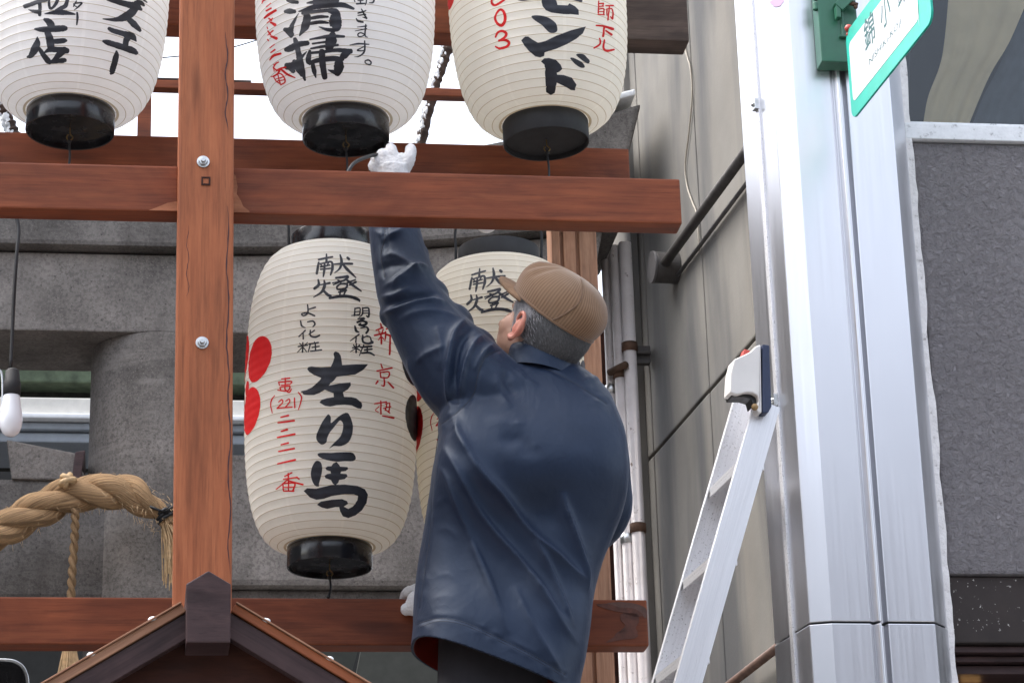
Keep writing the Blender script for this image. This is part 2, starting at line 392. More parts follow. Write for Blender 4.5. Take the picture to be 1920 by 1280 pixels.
def m_rope(name, c):
    t = NT(name); v = t.coords(); f = t.noise(t.coords((1, 1, 1)), 16, 5); s = t.n('UVMap'); mp = t.n('Mapping'); mp.inputs['Scale'].default_value = (1.5, 60, 1)
    t.link(s.outputs[0], mp.inputs[0]); g = t.noise(mp.outputs[0], 1.0, 4, 0.65)
    c1 = t.ramp(g, [(0.32, tuple(x * 0.22 for x in c)), (0.48, c), (0.70, tuple(min(1, x * 1.6) for x in c))])
    t.set(color=t.mix(t.math('MULTIPLY', f, 0.45), c1, tuple(x * 0.6 for x in c)), rough=0.8, spec=0.3); t.bump(g, 1.0, 0.010); M[name] = t.mat
m_rope('straw_rope', (0.50, 0.315, 0.165))
plain('straw', (0.54, 0.37, 0.20), 0.7, var=0.3, scale=60)
plain('pipe_paint', (0.56, 0.50, 0.48), 0.45, var=0.16, scale=14, bump=0.1)
def m_pipe():
    t = NT('pipe_paint'); v = t.coords(); f = t.noise(v, 9, 6, 0.7); g = t.noise(v, 28, 5, .7)
    c = t.ramp(f, [(0.3, (0.58, 0.525, 0.505)), (0.6, (0.68, 0.63, 0.615))])
    c = t.mix(t.ramp(g, [(0.62, (0, 0, 0)), (0.70, (1, 1, 1))]), c, (0.16, 0.10, 0.075))
    t.set(color=c, rough=0.5); t.bump(g, 0.1, 0.002); M['pipe'] = t.mat
m_pipe()
t = NT('sign_green'); t.set(color=(0.0, 0.33, 0.245), rough=0.35); f = t.noise(t.coords(), 14, 5)
t.set(color=t.ramp(f, [(0.3, (0.0, 0.36, 0.26)), (0.7, (0.003, 0.43, 0.33))])); M['sign_teal'] = t.mat
plain('bracket_green', (0.028, 0.125, 0.075), 0.38, var=0.12, scale=12)
plain('sign_white', (0.66, 0.66, 0.69), 0.35, var=0.03)
plain('sign_letter', (0.004, 0.085, 0.080), 0.4, var=0.05)
def m_stucco():
    t = NT('stucco_grey'); v = t.coords(); n1 = t.noise(v, 52, 7, 0.66, 0.5); n2 = t.noise(v, 120, 4, 0.65, 0.5); big = t.noise(v, 1.5, 4)
    c = t.ramp(big, [(0.3, (0.262, 0.246, 0.256)), (0.7, (0.325, 0.306, 0.318))])
    c = t.mix(t.math('MULTIPLY', t.ramp(n1, [(0.35, (1, 1, 1)), (0.5, (0, 0, 0))]), 0.35), c, (0.15, 0.14, 0.155))
    t.set(color=c, rough=0.8, spec=0.2)
    a = t.bump(t.ramp(n1, [(0.34, (0, 0, 0)), (0.66, (1, 1, 1))]), 1.0, 0.013); t.bump(n2, 0.5, 0.005, a); M['stucco'] = t.mat
m_stucco()
t = NT('mortar_white'); v = t.coords(); n1 = t.noise(v, 45, 5, 0.7); cr = t.voronoi(v, 60, 'DISTANCE_TO_EDGE')
c = t.ramp(n1, [(0.3, (0.62, 0.60, 0.60)), (0.7, (0.80, 0.78, 0.78))]); c = t.mix(t.math('MULTIPLY', t.ramp(n1, [(0.33, (1, 1, 1)), (0.40, (0, 0, 0))]), 0.7), c, (0.25, 0.22, 0.21))
t.set(color=c, rough=0.9); t.bump(n1, 0.8, 0.008); M['mortar'] = t.mat
t = NT('white_flaking_paint'); v = t.coords((1, 1, 1)); n1 = t.noise(v, 38, 6, 0.7)
c = t.ramp(n1, [(0.33, (0.30, 0.30, 0.31)), (0.42, (0.66, 0.67, 0.69)), (0.7, (0.76, 0.77, 0.79))]); t.set(color=c, rough=0.55); t.bump(n1, 0.4, 0.004); M['flaking'] = t.mat
t = NT('dark_board'); v = t.coords(); n1 = t.noise(v, 9, 6); sp = t.noise(v, 110, 3, .5)
band = t.noise(t.coords((2, 2, 14)), 1.3, 3)
c = t.ramp(n1, [(0.3, (0.016, 0.011, 0.010)), (0.7, (0.030, 0.021, 0.019))])
c = t.mix(t.math('MULTIPLY', t.ramp(sp, [(0.66, (0, 0, 0)), (0.69, (1, 1, 1))]), t.ramp(band, [(0.45, (0, 0, 0)), (0.62, (1, 1, 1))])), c, (0.55, 0.52, 0.5))
t.set(color=c, rough=0.75); t.bump(n1, 0.3, 0.006); M['dark_board'] = t.mat
plain('void_dark', (0.032, 0.032, 0.031), 0.9); plain('reflection_beige', (0.72, 0.55, 0.33), 0.9, var=0.1, scale=8); plain('reflection_dark', (0.085, 0.090, 0.100), 0.9)
t = NT('window_glass'); t.set(color=(0.05, 0.06, 0.07), rough=0.06, spec=0.5)
tr = t.n('BsdfTransparent'); tr.inputs[0].default_value = (0.85, 0.88, 0.90, 1); fr = t.n('Fresnel'); fr.inputs[0].default_value = 1.5
gl = t.n('BsdfGlossy'); gl.inputs['Roughness'].default_value = 0.05; mx = t.n('MixShader'); t.link(t.math('MULTIPLY', fr.outputs[0], 0.8), mx.inputs[0]); t.link(tr.outputs[0], mx.inputs[1]); t.link(gl.outputs[0], mx.inputs[2]); t.link(mx.outputs[0], t.out.inputs[0]); M['glass'] = t.mat
plain('fascia_beige', (0.62, 0.60, 0.55), 0.6, var=0.08); plain('fascia_blue', (0.30, 0.33, 0.37), 0.45, var=0.1); plain('fascia_white', (0.80, 0.81, 0.83), 0.6, var=0.06, bump=.3)
plain('moss_green', (0.075, 0.10, 0.062), 0.9, var=0.4, scale=18, bump=.4); plain('hedge_dark', (0.022, 0.022, 0.018), 0.95, var=0.6, scale=30, bump=.6)
plain('white_plastic', (0.72, 0.70, 0.68), 0.35, var=0.06, scale=9); plain('rubber_blue', (0.018, 0.030, 0.075), 0.5); plain('red_plastic', (0.42, 0.06, 0.045), 0.4); plain('yellowed', (0.30, 0.19, 0.08), 0.6)
plain('bark', (0.050, 0.030, 0.022), 0.9, var=0.5, scale=25, bump=.5)
t = NT('paving'); v = t.coords(); f = t.noise(v, 3, 8); g = t.noise(v, 160, 3)
t.set(color=t.mix(t.math('MULTIPLY', g, .4), t.ramp(f, [(0.3, (0.15, 0.148, 0.145)), (0.7, (0.21, 0.205, 0.20))]), (0.15, 0.15, 0.15)), rough=0.85); M['paving'] = t.mat
plain('corrugated_white', (0.74, 0.72, 0.70), 0.5, var=0.08)
plain('leather_black', (0.012, 0.012, 0.012), 0.4)
t = NT('warm_reflection'); em = t.n('Emission'); em.inputs[0].default_value = (1, 0.55, 0.2, 1); em.inputs[1].default_value = 1.4; t.link(em.outputs[0], t.out.inputs[0]); M['warm_reflection'] = t.mat

# ================================================================== STRUCTURE
# ground
mb = MB(); mb.quad((-600, -600, 0), (600, -600, 0), (600, 600, 0), (-600, 600, 0)); mb.build('ground', M['paving'], kind='structure', recalc=False)

# buildings across the street, unseen behind the camera, added to block low skylight
for k, (x0, x1, hgt, dp) in enumerate(((-16, -5.2, 7.5, 0), (-5.0, 4.6, 6.6, .4), (4.8, 15, 8.0, .1))):
    ob = thing('opposite_building', ((x0 + x1) / 2, -6.5 - dp, 0), ('tall plain grey building across the street on the left', 'lower pale building across the street in the middle', 'tallest plain building across the street on the right')[k] + ', unseen, added to block low skylight', 'building')
    mb = MB(); mb.box(((x0 + x1) / 2, -6.5 - dp, hgt / 2 + .002), Vector(((x1 - x0) / 2, 0, 0)), Vector((0, 2, 0)), Z * (hgt / 2 - .002)); mb.build('wall', M['stucco'] if k != 1 else M['concrete'], ob)
    for i in range(4):
        for j in range(2):
            mb = MB(); mb.box((x0 + (x1 - x0) * (i + .5) / 4, -4.48 - dp, 2.2 + 2.6 * j), Vector((.8, 0, 0)), Vector((0, .03, 0)), Z * .7); mb.build('window', M['glass'], ob)

WDIR = Vector((-math.sin(math.radians(13)), math.cos(math.radians(13)), 0))     # the side wall runs away from the street
WN = Vector((-WDIR.y, WDIR.x, 0))                                              # its face, towards the rack
WP = Vector((2.437, 0, 0))
def wall_sz(px, py):
    p = hit(px, py, WP, WN); return (p - WP).dot(WDIR), p.z
def onwall(s, z, out=0.0): return WP + WDIR * s + WN * out + Z * z

# --- concrete building on the right: panels with recessed joints
s_near = wall_sz(1530, 640)[0]
s_v1 = wall_sz(1326, 640)[0]; s_v2 = wall_sz(1217, 640)[0]; s_far = wall_sz(1152, 640)[0]
z_j = wall_sz(1300, 767)[1]
print('wall s', s_near, s_v1, s_v2, s_far, 'joint z', z_j)
cb = thing('concrete_building', onwall((s_near + s_far) / 2, 0, -1.5), 'stained beige concrete side wall with slanting panel joints behind the ladder', 'building')
ss = [s_near, s_v1, s_v2, s_far]; zs = [0.004, z_j - 1.6, z_j, z_j + 1.9, z_j + 3.0]
G = 0.006
mb = MB(); mb.box(onwall((s_near + s_far) / 2, 3.5, -1.03), WDIR * ((s_far - s_near) / 2 - .01), WN * 1.0, Z * 3.48)
mb.build('wall_core', M['joint_dark'], cb)
for i in range(3):
    for j in range(4):
        a, b, c, d = ss[i] + (G * .3 if i else 0), ss[i + 1] - (G * .3 if i < 2 else 0), zs[j] + G, zs[j + 1] - G
        mb = MB(); mb.box(onwall((a + b) / 2, (c + d) / 2, -0.019 + 0.0015 * ((i * 7 + j * 3) % 3)), WDIR * ((b - a) / 2), WN * 0.02, Z * ((d - c) / 2))
        mb.build('wall_panel', M['concrete'], cb, bevel=0.006)
# broad shallow pilaster strip at the far edge
mb = MB(); mb.box(onwall((s_v2 + s_far) / 2 + .02, 3.45, 0.012), WDIR * ((s_far - s_v2) / 2 - .05), WN * 0.014, Z * 3.44)
mb.build('pilaster', M['concrete'], cb, bevel=0.004)

# --- conduit along the wall with a round junction box, and the thin cable above it
s0, z0 = wall_sz(1275, 505); s1, z1 = wall_sz(1392, 335)
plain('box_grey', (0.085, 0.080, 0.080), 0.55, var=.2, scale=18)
cd = thing('wall_conduit', onwall(s0, z0, 0.03), 'dark iron conduit pipe on the concrete wall ending in a round junction box', 'conduit')
zc = (z0 + z1) / 2
mb = MB(); mb.tube([onwall(s0, zc + .0, 0.055), onwall(s1 - .22, zc, 0.055)], 0.016, 14); mb.build('pipe', M['dark_iron'], cd, smooth=True)
mb = MB(); mb.tube([onwall(s0, zc - .035, 0.012), onwall(s1 - .22, zc - .035, 0.012)], 0.0065, 12); mb.build('pipe', M['box_grey'], cd, smooth=True)  # thin grey tube drawn for the darker line below the conduit
mb = MB(); mb.tube([onwall(s0 + .02, zc, 0.002) , onwall(s0 + .02, zc, 0.080)], 0.050, 32); mb.build('junction_box', [M['dark_iron']], cd, bevel=0.004)
mb = MB(); mb.tube([onwall(s0 + .02, zc, 0.0805), onwall(s0 + .02, zc, 0.089)], 0.052, 32); mb.build('box_lid', M['box_grey'], cd, bevel=0.002)
pts = []
for px, py in ((1276, 20), (1290, 95), (1299, 130), (1302, 180), (1296, 250), (1289, 310), (1293, 350), (1303, 380), (1311, 404), (1316, 470)):
    s, z = wall_sz(px, py); pts.append(onwall(s, z, 0.008))
mb = MB(); mb.tube([Vector(p) for p in catmull(pts, 5)], 0.003, 6)
tag(mb.build('wall_cable', plain('cable_beige', (0.30, 0.27, 0.22), 0.6), smooth=True), 'thin beige cable running down the concrete wall above the conduit', 'cable')

# --- pipes at the far edge of the wall
def vpipe(px_top, py_top, px_bot, py_bot, dd, r, label):
    a = W(px_top, py_top, dd); b = W(px_bot, py_bot, dd)
    x = (a + b) / 2
    t = thing('drain_pipe', (x.x, x.y, 0.0), label, 'pipe', 'drain pipes on the concrete wall')
    mb = MB(); mb.tube([Vector((x.x, x.y, 0.004)), Vector((x.x, x.y, 5.0))], r, 20); mb.build('pipe_body', M['pipe'], t, smooth=True)
    return t, x
DP = 8.35
def at_pipe(x, z): return Vector((x.x, x.y, z))
p1, x1 = vpipe(1180, 640, 1180, 640, DP + .03, 0.0215, 'thickest beige drain pipe, nearest the concrete wall, rust mottled')
p2, x2 = vpipe(1160, 640, 1160, 640, DP + .06, 0.0185, 'middle drain pipe with a rusty clamp beside the thick pipe')
p3, x3 = vpipe(1142, 640, 1142, 640, DP + .10, 0.0150, 'thinnest pale drain pipe, nearest the wooden rear post')
def zpx(px, py, dd): return W(px, py, dd).z
for (pt, x, r, pys) in ((p1, x1, .0215, (645, 985)), (p2, x2, .0185, (690, 1000)), (p3, x3, .0150, (712,))):
    for py in pys:
        z = zpx(1180, py, DP)
        mb = MB(); mb.lathe([(r + .001, -.016), (r + .005, -.014), (r + .005, .014), (r + .001, .016)], 20, c=at_pipe(x, z)); mb.build('pipe_collar', M['rust'] if py in (645, 690, 985) else M['steel_bolt'], pt, smooth=True)
z = zpx(1200, 655, DP)
mb = MB(); mb.box(at_pipe(x1, z) + U * .045 + N * .03, U * .026, N * .02, Z * .028); mb.box(at_pipe(x1, z - .03) + U * .035 + N * .01, U * .03, N * .008, Z * .006)
mb.tube([at_pipe(x1, z) + U * .02, at_pipe(x1, z) + U * .07], .006, 8)
mb.build('pipe_bracket', M['dark_iron'], p1, bevel=.002)
z = zpx(1155, 685, DP); mb = MB(); mb.tube([at_pipe(x3, z) - N * .03 - U * .008, at_pipe(x1, z + .004) - N * .03 - U * .02], .012, 12); mb.build('pipe_clamp', M['rust'], p2, smooth=True)
# rear conduits seen between the wooden post and the pipes
mb = MB(); xx = W(1131, 900, 9.1); mb.tube([Vector((xx.x, xx.y, .004)), Vector((xx.x, xx.y, zpx(1131, 628, 9.1)))], .055, 14)
tag(mb.build('wooden_stake', M['wood_brown']), 'dark wooden stake end behind the pipes, left of the thinnest pipe', 'stake')

# --- metal clad arcade pillar
def cs(deg): a = math.radians(deg); return Vector((math.cos(a), math.sin(a), 0))
q0 = W(1560, 1165, 6.5); q0.z = 0
fd = cs(9.0); e = plan_hit(1752, 1165, q0, fd); q1 = Vector((e.x, e.y, 0))
e = plan_hit(1517, 1165, q0, -cs(-10)); qm = Vector((e.x, e.y, 0))
e = plan_hit(1452, 1195, qm, -cs(-72)); ql = Vector((e.x, e.y, 0))
e = plan_hit(1776, 1170, q1, cs(56)); qr = Vector((e.x, e.y, 0))
back = N * 0.45
print('pillar front', (q1 - q0).length, 'chamfer', (qm - q0).length, 'left', (ql - qm).length, 'right', (qr - q1).length)
zj = W(1640, 1166, 6.5).z
pil = thing('arcade_pillar', (q0 + q1) / 2 + N * .2, 'tall pillar clad in brushed metal sheet with a bent chamfer and a centre groove', 'pillar')
fn = Vector((fd.y, -fd.x, 0))                                  # outwards from the front face
g0 = plan_hit(1632, 1165, q0, fd); g0.z = 0; g1 = plan_hit(1665, 1165, q0, fd); g1.z = 0
gw = (g1 - g0).length
ga = g0 + fd * gw * .22 - fn * .010; gb = g0 + fd * gw * .45 + fn * .004; gc = g0 + fd * gw * .60 + fn * .004; gd = g0 + fd * gw * .66 - fn * .022; ge = g0 + fd * gw * .86 - fn * .022
outline = [ql, qm, q0, g0, ga, gb, gc, gd, ge, g1, q1, qr, qr + back, ql + Vector((.14, .40, 0))]
for k, (za, zb) in enumerate(((0.004, zj - .0025), (zj + .0025, 6.5))):
    poly = [Vector((p.x, p.y, za)) for p in outline]
    if k == 0: poly = [p - (Vector((( q0.x + q1.x) / 2, (q0.y + q1.y) / 2, za)) + N * .25 - p) * 0.004 for p in poly]
    mb = MB(); mb.prism(poly, Z * (zb - za)); mb.build('cladding_sheet', M['steel_cladding'], pil, bevel=.0025)
mb = MB(); c0 = (q0 + q1) / 2 + N * .26; c0.z = 3.2; mb.box(c0, U * .15, N * .18, Z * 3.1); mb.build('pillar_core', M['joint_dark'], pil)
# raised bright seam on the left face, with two little catches
ln = Vector((-(qm - ql).normalized().y, (qm - ql).normalized().x, 0)); 
if ln.dot(Vector((-1, -.2, 0))) < 0: ln = -ln
e = plan_hit(1487, 1180, qm, (ql - qm).normalized()); qs = Vector((e.x, e.y, 0)); ld = (qm - ql).normalized()
mb = MB(); mb.box(qs + ln * .002 + Z * 3.2, ld * .010, ln * .004, Z * 3.15); mb.build('seam_strip', M['aluminium'], pil, bevel=.001)
for px, py in ((1452, 757), (1420, 200)):
    p = plan_hit(px, py, qm, ld); q = qs + Z * p.z
    mb = MB(); mb.box(q + ln * .010, ld * .011, ln * .006, Z * .016); mb.ball(q + ln * .016, .007, 10, 6); mb.build('catch', M['steel_bolt'], pil, bevel=.001)
# pinkish sticker scrap near the top
p = plan_hit(1457, 6, qm, (q0 - qm).normalized()); cdv = (q0 - qm).normalized(); cn = Vector((cdv.y, -cdv.x, 0))
mb = MB(); mb.prism([p + cdv * math.cos(a) * .017 * (1 + .25 * math.sin(3 * a)) + Z * math.sin(a) * .012 + cn * .0012 for a in [k * math.pi / 8 for k in range(16)]], cn * .0008)
mb.build('sticker_scrap', plain('pink_paper', (0.75, 0.50, 0.66), 0.7), pil)

# --- right-hand building: stucco wall, window, dark board, trim
bd = math.degrees(BETA); rb = Vector((qr.x, qr.y, 0)) + N * .015
rdir = U.copy(); rn = -N
def rz(px, py): return plan_hit(px, py, rb, rdir)
def onr(s, z, out=0.0): return rb + rdir * s + rn * out + Z * z
def rs(px, py):
    p = rz(px, py); return (p - rb).dot(rdir), p.z
z_sill_t = rs(1810, 236)[1]; z_sill_b = rs(1810, 268)[1]; z_st = rs(1850, 1076)[1]; z_db = rs(1850, 1203)[1]
st = thing('stucco_building', onr(1.5, 0, -1.0), 'grey rough stucco building front with a window, right of the metal pillar', 'building')
mb = MB(); mb.box(onr(1.51, (z_st + z_sill_b) / 2, -.15), rdir * 1.49, rn * .15, Z * ((z_sill_b - z_st) / 2)); mb.build('stucco_wall', M['stucco'], st, bevel=.01)
mb = MB(); mb.box(onr(1.51, z_sill_t + 1.55, -.30), rdir * 1.49, rn * .02, Z * 1.54); mb.build('window_back', M['void_dark'], st)
mb = MB(); mb.box(onr(1.5, z_sill_t + 2.2, -.14), rdir * 1.48, rn * .139, Z * .7); mb.build('upper_wall', M['stucco'], st)
# window: frame, sill, glass, curtains standing in for its reflections
wn = MB(); zc_ = (z_sill_t + z_sill_b) / 2
wn.box(onr(1.5, zc_, -.02), rdir * 1.50, rn * .035, Z * ((z_sill_t - z_sill_b) / 2 - .002))
wn.box(onr(1.5, z_sill_t + .006, -.045), rdir * 1.50, rn * .03, Z * .010)
wf = wn.build('window_frame', M['flaking'], st, bevel=.003)
mb = MB(); mb.box(onr(1.5, z_sill_t + .76, -.075), rdir * 1.49, rn * .003, Z * .745); mb.build('window_glass', M['glass'], wf)
def drape(name, mat, pts_l, pts_r, out, wav):
    mb = MB(); n = 16; m = 24; vs = []
    for j in range(m + 1):
        f = j / m
        l = np.array(catmull(pts_l, 12)); r = np.array(catmull(pts_r, 12))
        a = l[int(f * (len(l) - 1))]; b = r[int(f * (len(r) - 1))]
        for i in range(n + 1):
            q = a + (b - a) * i / n; s_, z_ = rs(q[0], q[1]); vs.append(onr(s_, z_, out + wav * math.sin(i * 1.3 + f)))
    mb.add(vs, [[j * (n + 1) + i, j * (n + 1) + i + 1, (j + 1) * (n + 1) + i + 1, (j + 1) * (n + 1) + i] for j in range(m) for i in range(n)])
    mb.build(name, M[mat], st, smooth=True)
drape('reflection_curtain', 'reflection_beige', [(1810, -90), (1795, 60), (1765, 150), (1750, 270)], [(1975, -90), (1925, 30), (1880, 110), (1815, 270)], -.15, .006)
drape('reflection_curtain', 'reflection_dark', [(1960, -60), (1915, 60), (1875, 140), (1830, 270)], [(2080, -60), (2040, 60), (2000, 140), (1980, 270)], -.19, .008)
drape('reflection_curtain', 'reflection_dark', [(1690, -90), (1695, 60), (1698, 150), (1700, 270)], [(1745, -90), (1742, 60), (1740, 150), (1738, 270)], -.20, .006)
# dark board, shelf trim, warm lamp reflections made as glowing tubes
mb = MB(); mb.box(onr(1.5, (z_st + z_db) / 2, -.165), rdir * 1.49, rn * .15, Z * ((z_st - z_db) / 2 - .0015)); mb.build('dark_board', M['dark_board'], st, bevel=.004)
zz = z_db
for k, (hgt, out) in enumerate(((.016, -.035), (.014, -.060), (.022, -.085))):
    mb = MB(); mb.box(onr(1.5, zz - hgt / 2 - .002, out - .1), rdir * 1.49, rn * .1, Z * (hgt / 2)); mb.build('trim_strip', M['wood_dark'], st, bevel=.002); zz -= hgt + .004
mb = MB(); mb.box(onr(1.5, zz - .09, -.35), rdir * 1.49, rn * .02, Z * .12); mb.build('inner_wall', M['void_dark'], st)
for px in (1826, 1855, 1874):
    s_, z_ = rs(px, 1262)
    mb = MB(); mb.tube([onr(s_ - .012, z_, -.20), onr(s_ + .012, z_, -.20)], .004, 10); mb.build('lamp_reflection', M['warm_reflection'], st, smooth=True)
mb = MB(); mb.box(onr(1.5, (zz - .2) / 2, -.2), rdir * 1.49, rn * .12, Z * ((zz - .2) / 2)); mb.build('lower_wall', M['void_dark'], st)
# ragged white mortar bead between the cladding and the stucco
mb = MB(); n = 160; rr = random.Random(3); fr = []; wd = .03
zlo, zhi = .01, 6.2
wv = 0
for i in range(n + 1):
    z = zlo + (zhi - zlo) * i / n
    wv = wv * .6 + rr.uniform(-.0035, .0035)
    l = onr(-.004, z, .004); r = onr(.018 + wv, z, .004); d_ = Vector((0, 0, 0))
    fr += [onr(-.006, z, -.03), onr(-.006, z, .012 + rr.uniform(0, .003)), onr(.018 + wv, z, .012 + rr.uniform(0, .003)), onr(.026 + wv * 1.3, z, -.03)]
mb.add(fr, [[4 * i + k, 4 * i + (k + 1) % 4, 4 * i + 4 + (k + 1) % 4, 4 * i + 4 + k] for i in range(n) for k in range(4)])
mb.build('mortar_bead', M['mortar'], st, smooth=False)

# --- stone torii behind the rack
DT = 8.15
tor = thing('stone_torii', N * (DT + .2) + U * (W(303, 900, DT + .2).dot(U)), 'weathered grey stone shrine gate with thick pillar and curved top beam', 'shrine gate')
def torp(px, py, dd=DT): return UZ(px, py, dd)
uL = torp(-520, 620)[0]; sb = torp(170, 621)[1]; stp = torp(170, 473)[1]
uE = torp(1148, 450)[0]
def curve_beam(zb_f, zt_f, u0, u1, d0, d1, slant, n=40):
    mb = MB(); fr = []
    for i in range(n + 1):
        f = i / n; u = u0 + (u1 - u0) * f
        zb, zt = zb_f(u), zt_f(u); k = slant if i == n else 0.0
        fr += [L(u - k, d0, zb), L(u + 0, d0, zt), L(u + 0, d1, zt), L(u - k, d1, zb)]
    fs = [[4 * i + k, 4 * i + (k + 1) % 4, 4 * i + 4 + (k + 1) % 4, 4 * i + 4 + k] for i in range(n) for k in range(4)]
    fs += [[0, 1, 2, 3][::-1], [4 * n, 4 * n + 1, 4 * n + 2, 4 * n + 3]]
    mb.add(fr, fs); return mb
uA = torp(300, 470)[0]
def lift(u, a):                                           # ends sweep upwards
    x = max(0, (u - uA)) / (uE - uA); return a * x ** 2.0
curve_beam(lambda u: sb + lift(u, .10), lambda u: stp - .004 + lift(u, .12), uL, uE - .03, DT, DT + .38, .06).build('tie_beam', M['granite'], tor, bevel=.02, label='lower of the two stacked stone top beams')
k_t = torp(1185, 300, DT - .05)[1]; uK = torp(1205, 230, DT - .05)[0]
zk_top0 = torp(900, 268, DT - .05)[1]; zk_topE = torp(1205, 192, DT - .05)[1]
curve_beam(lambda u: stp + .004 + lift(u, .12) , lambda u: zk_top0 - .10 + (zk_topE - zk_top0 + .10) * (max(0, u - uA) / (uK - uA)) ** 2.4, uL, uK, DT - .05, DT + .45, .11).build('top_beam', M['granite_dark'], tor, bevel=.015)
mb = MB(); mb.box(L(uK - .12, DT + .18, zk_topE + .004), U * .10 + Z * .030, N * .24, Z * .012); mb.build('snow_cap', M['snow_white'], tor, bevel=.008)
mb = MB(); uk2, zk2 = torp(905, 268, DT - .05); mb.prism([L(uk2 - .08, DT, zk2 - .03), L(uk2 - .02, DT, zk2 + .008), L(uk2 + .06, DT, zk2 + .012), L(uk2 + .1, DT, zk2 - .03)], N * .2); mb.build('snow_lump', M['snow_white'], tor)
# pillar
uc = torp(301, 900, DT + .21)[0]; pr = .222
mb = MB(); prof = [(pr + .035 - .035 * (i / 20), .004 + (sb - .006) * i / 20) for i in range(21)]
mb.lathe(prof, 56, c=L(uc, DT + .21, 0)); mb.build('pillar', M['granite'], tor, smooth=True)
# second pillar far to the left, outside the photograph's frame
mb = MB(); mb.lathe(prof, 40, c=L(uc - 3.0, DT + .21, 0)); mb.build('pillar', M['granite'], tor, smooth=True)
# nuki (through beam), right part higher than the left end piece
zn_t = torp(480, 850, DT + .06)[1]; zn_b = torp(480, 1098, DT + .06)[1]
zl_t = torp(80, 896, DT + .06)[1]; zl_b = torp(80, 1125, DT + .06)[1]
mb = MB(); mb.box(L((uc + uE) / 2 - .15, DT + .2, (zn_t + zn_b) / 2), U * ((uE - uc) / 2 - .30), N * .14, Z * ((zn_t - zn_b) / 2)); mb.build('through_beam', M['granite'], tor, bevel=.02)
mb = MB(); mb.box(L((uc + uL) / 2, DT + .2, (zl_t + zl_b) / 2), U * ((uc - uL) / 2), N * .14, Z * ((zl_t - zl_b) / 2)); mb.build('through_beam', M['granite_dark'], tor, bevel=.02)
mb = MB(); mb.box(L((uc + uE) / 2 - .15, DT + .24, zn_b - .02), U * ((uE - uc) / 2 - .31), N * .14, Z * .018); mb.build('beam_lip', M['granite_dark'], tor, bevel=.01)
# wedge beside the pillar
P = [torp(x, y, DT + .05) for x, y in ((12, 823), (140, 848), (163, 900), (22, 897))]
mb = MB(); mb.prism([L(u, DT + .05, z) for u, z in P], N * .2); wd_ = mb.build('wedge', M['granite'], tor, bevel=.006)
P = [torp(x, y, DT + .03) for x, y in ((141, 846), (160, 843), (150, 905), (133, 903))]
mb = MB(); mb.prism([L(u, DT + .03, z) for u, z in P], N * .2); mb.build('wedge_end', M['wood_dark'], tor, bevel=.004)

# --- shop building far behind, horizontal eave bands
DB = 12.0
bb = thing('shop_building', L(-2.0, DB + 2, 0), 'shop front behind the stone gate with pale horizontal eave bands', 'building')
def bz(py): return W(100, py, DB).z
u0b, u1b = torp(-700, 700, DB)[0], torp(1020, 700, DB)[0]
for py0, py1, mat, out, nm in ((693, 724, 'moss_green', .05, 'mossy_ledge'), (757, 789, 'fascia_beige', .10, 'eave_band'), (789, 801, 'fascia_white', .13, 'eave_band'), (801, 816, 'fascia_blue', .08, 'eave_band'), (816, 836, 'fascia_blue', .05, 'eave_band')):
    za, zb = bz(py1), bz(py0)
    mb = MB(); mb.box(L((u0b + u1b) / 2, DB - out + .2, (za + zb) / 2), U * ((u1b - u0b) / 2), N * .2, Z * ((zb - za) / 2 - .002)); mb.build(nm, M[mat], bb, bevel=.008)
mb = MB(); mb.box(L((u0b + u1b) / 2, DB + .25, (bz(700) + bz(834)) / 2), U * ((u1b - u0b) / 2 - .02), N * .16, Z * ((bz(700) - bz(834)) / 2)); mb.build('roof_slope', M['hedge_dark'], bb)
mb = MB(); mb.box(L((u0b + u1b) / 2, DB + 1.8, bz(760) / 2), U * ((u1b - u0b) / 2), N * .9, Z * (bz(760) / 2 - .004)); mb.build('shop_wall', M['void_dark'], bb)
mb = MB(); mb.box(L((u0b + u1b) / 2 , DB + 2.4, bz(640) / 2), U * ((u1b - u0b) / 2), N * .3, Z * (bz(640) / 2 - .006)); mb.build('upper_wall', M['granite_dark'], bb)
# unseen neighbour building added on the left to darken the metal pillar's reflection
mb = MB(); mb.box(L(-4.6, 13.0, 4.2), U * .3, N * 7.5, Z * 4.19); mb.build('unseen_neighbour', M['concrete'], bb)
for k in range(4):
    mb = MB(); mb.box(L(-4.28, 7.4 + k * 2.6, 5.9), U * .02, N * .6, Z * .7); mb.build('window', M['glass'], bb)
# big white lit panel edge and sloping canopy glimpsed under the lower crossbeam
q = [UZ(x, y, 10.5) for x, y in ((560, 1150), (690, 1150), (640, 1330), (520, 1330))]
mb = MB(); mb.prism([L(u, 10.5, z) for u, z in q], N * .05); tag(mb.build('canopy_panel', plain('canopy_olive', (0.045, 0.05, 0.042), 0.5)), 'dark olive canopy panel glimpsed under the lower crossbeam', 'canopy')
q = [UZ(x, y, 10.3) for x, y in ((690, 1150), (830, 1150), (830, 1330), (655, 1330))]
mb = MB(); mb.prism([L(u, 10.3, z) for u, z in q], N * .05); tag(mb.build('canopy_panel', plain('canopy_grey', (0.075, 0.08, 0.07), 0.5)), 'greyer sloping canopy panel just left of the hem of the blue jacket', 'canopy')
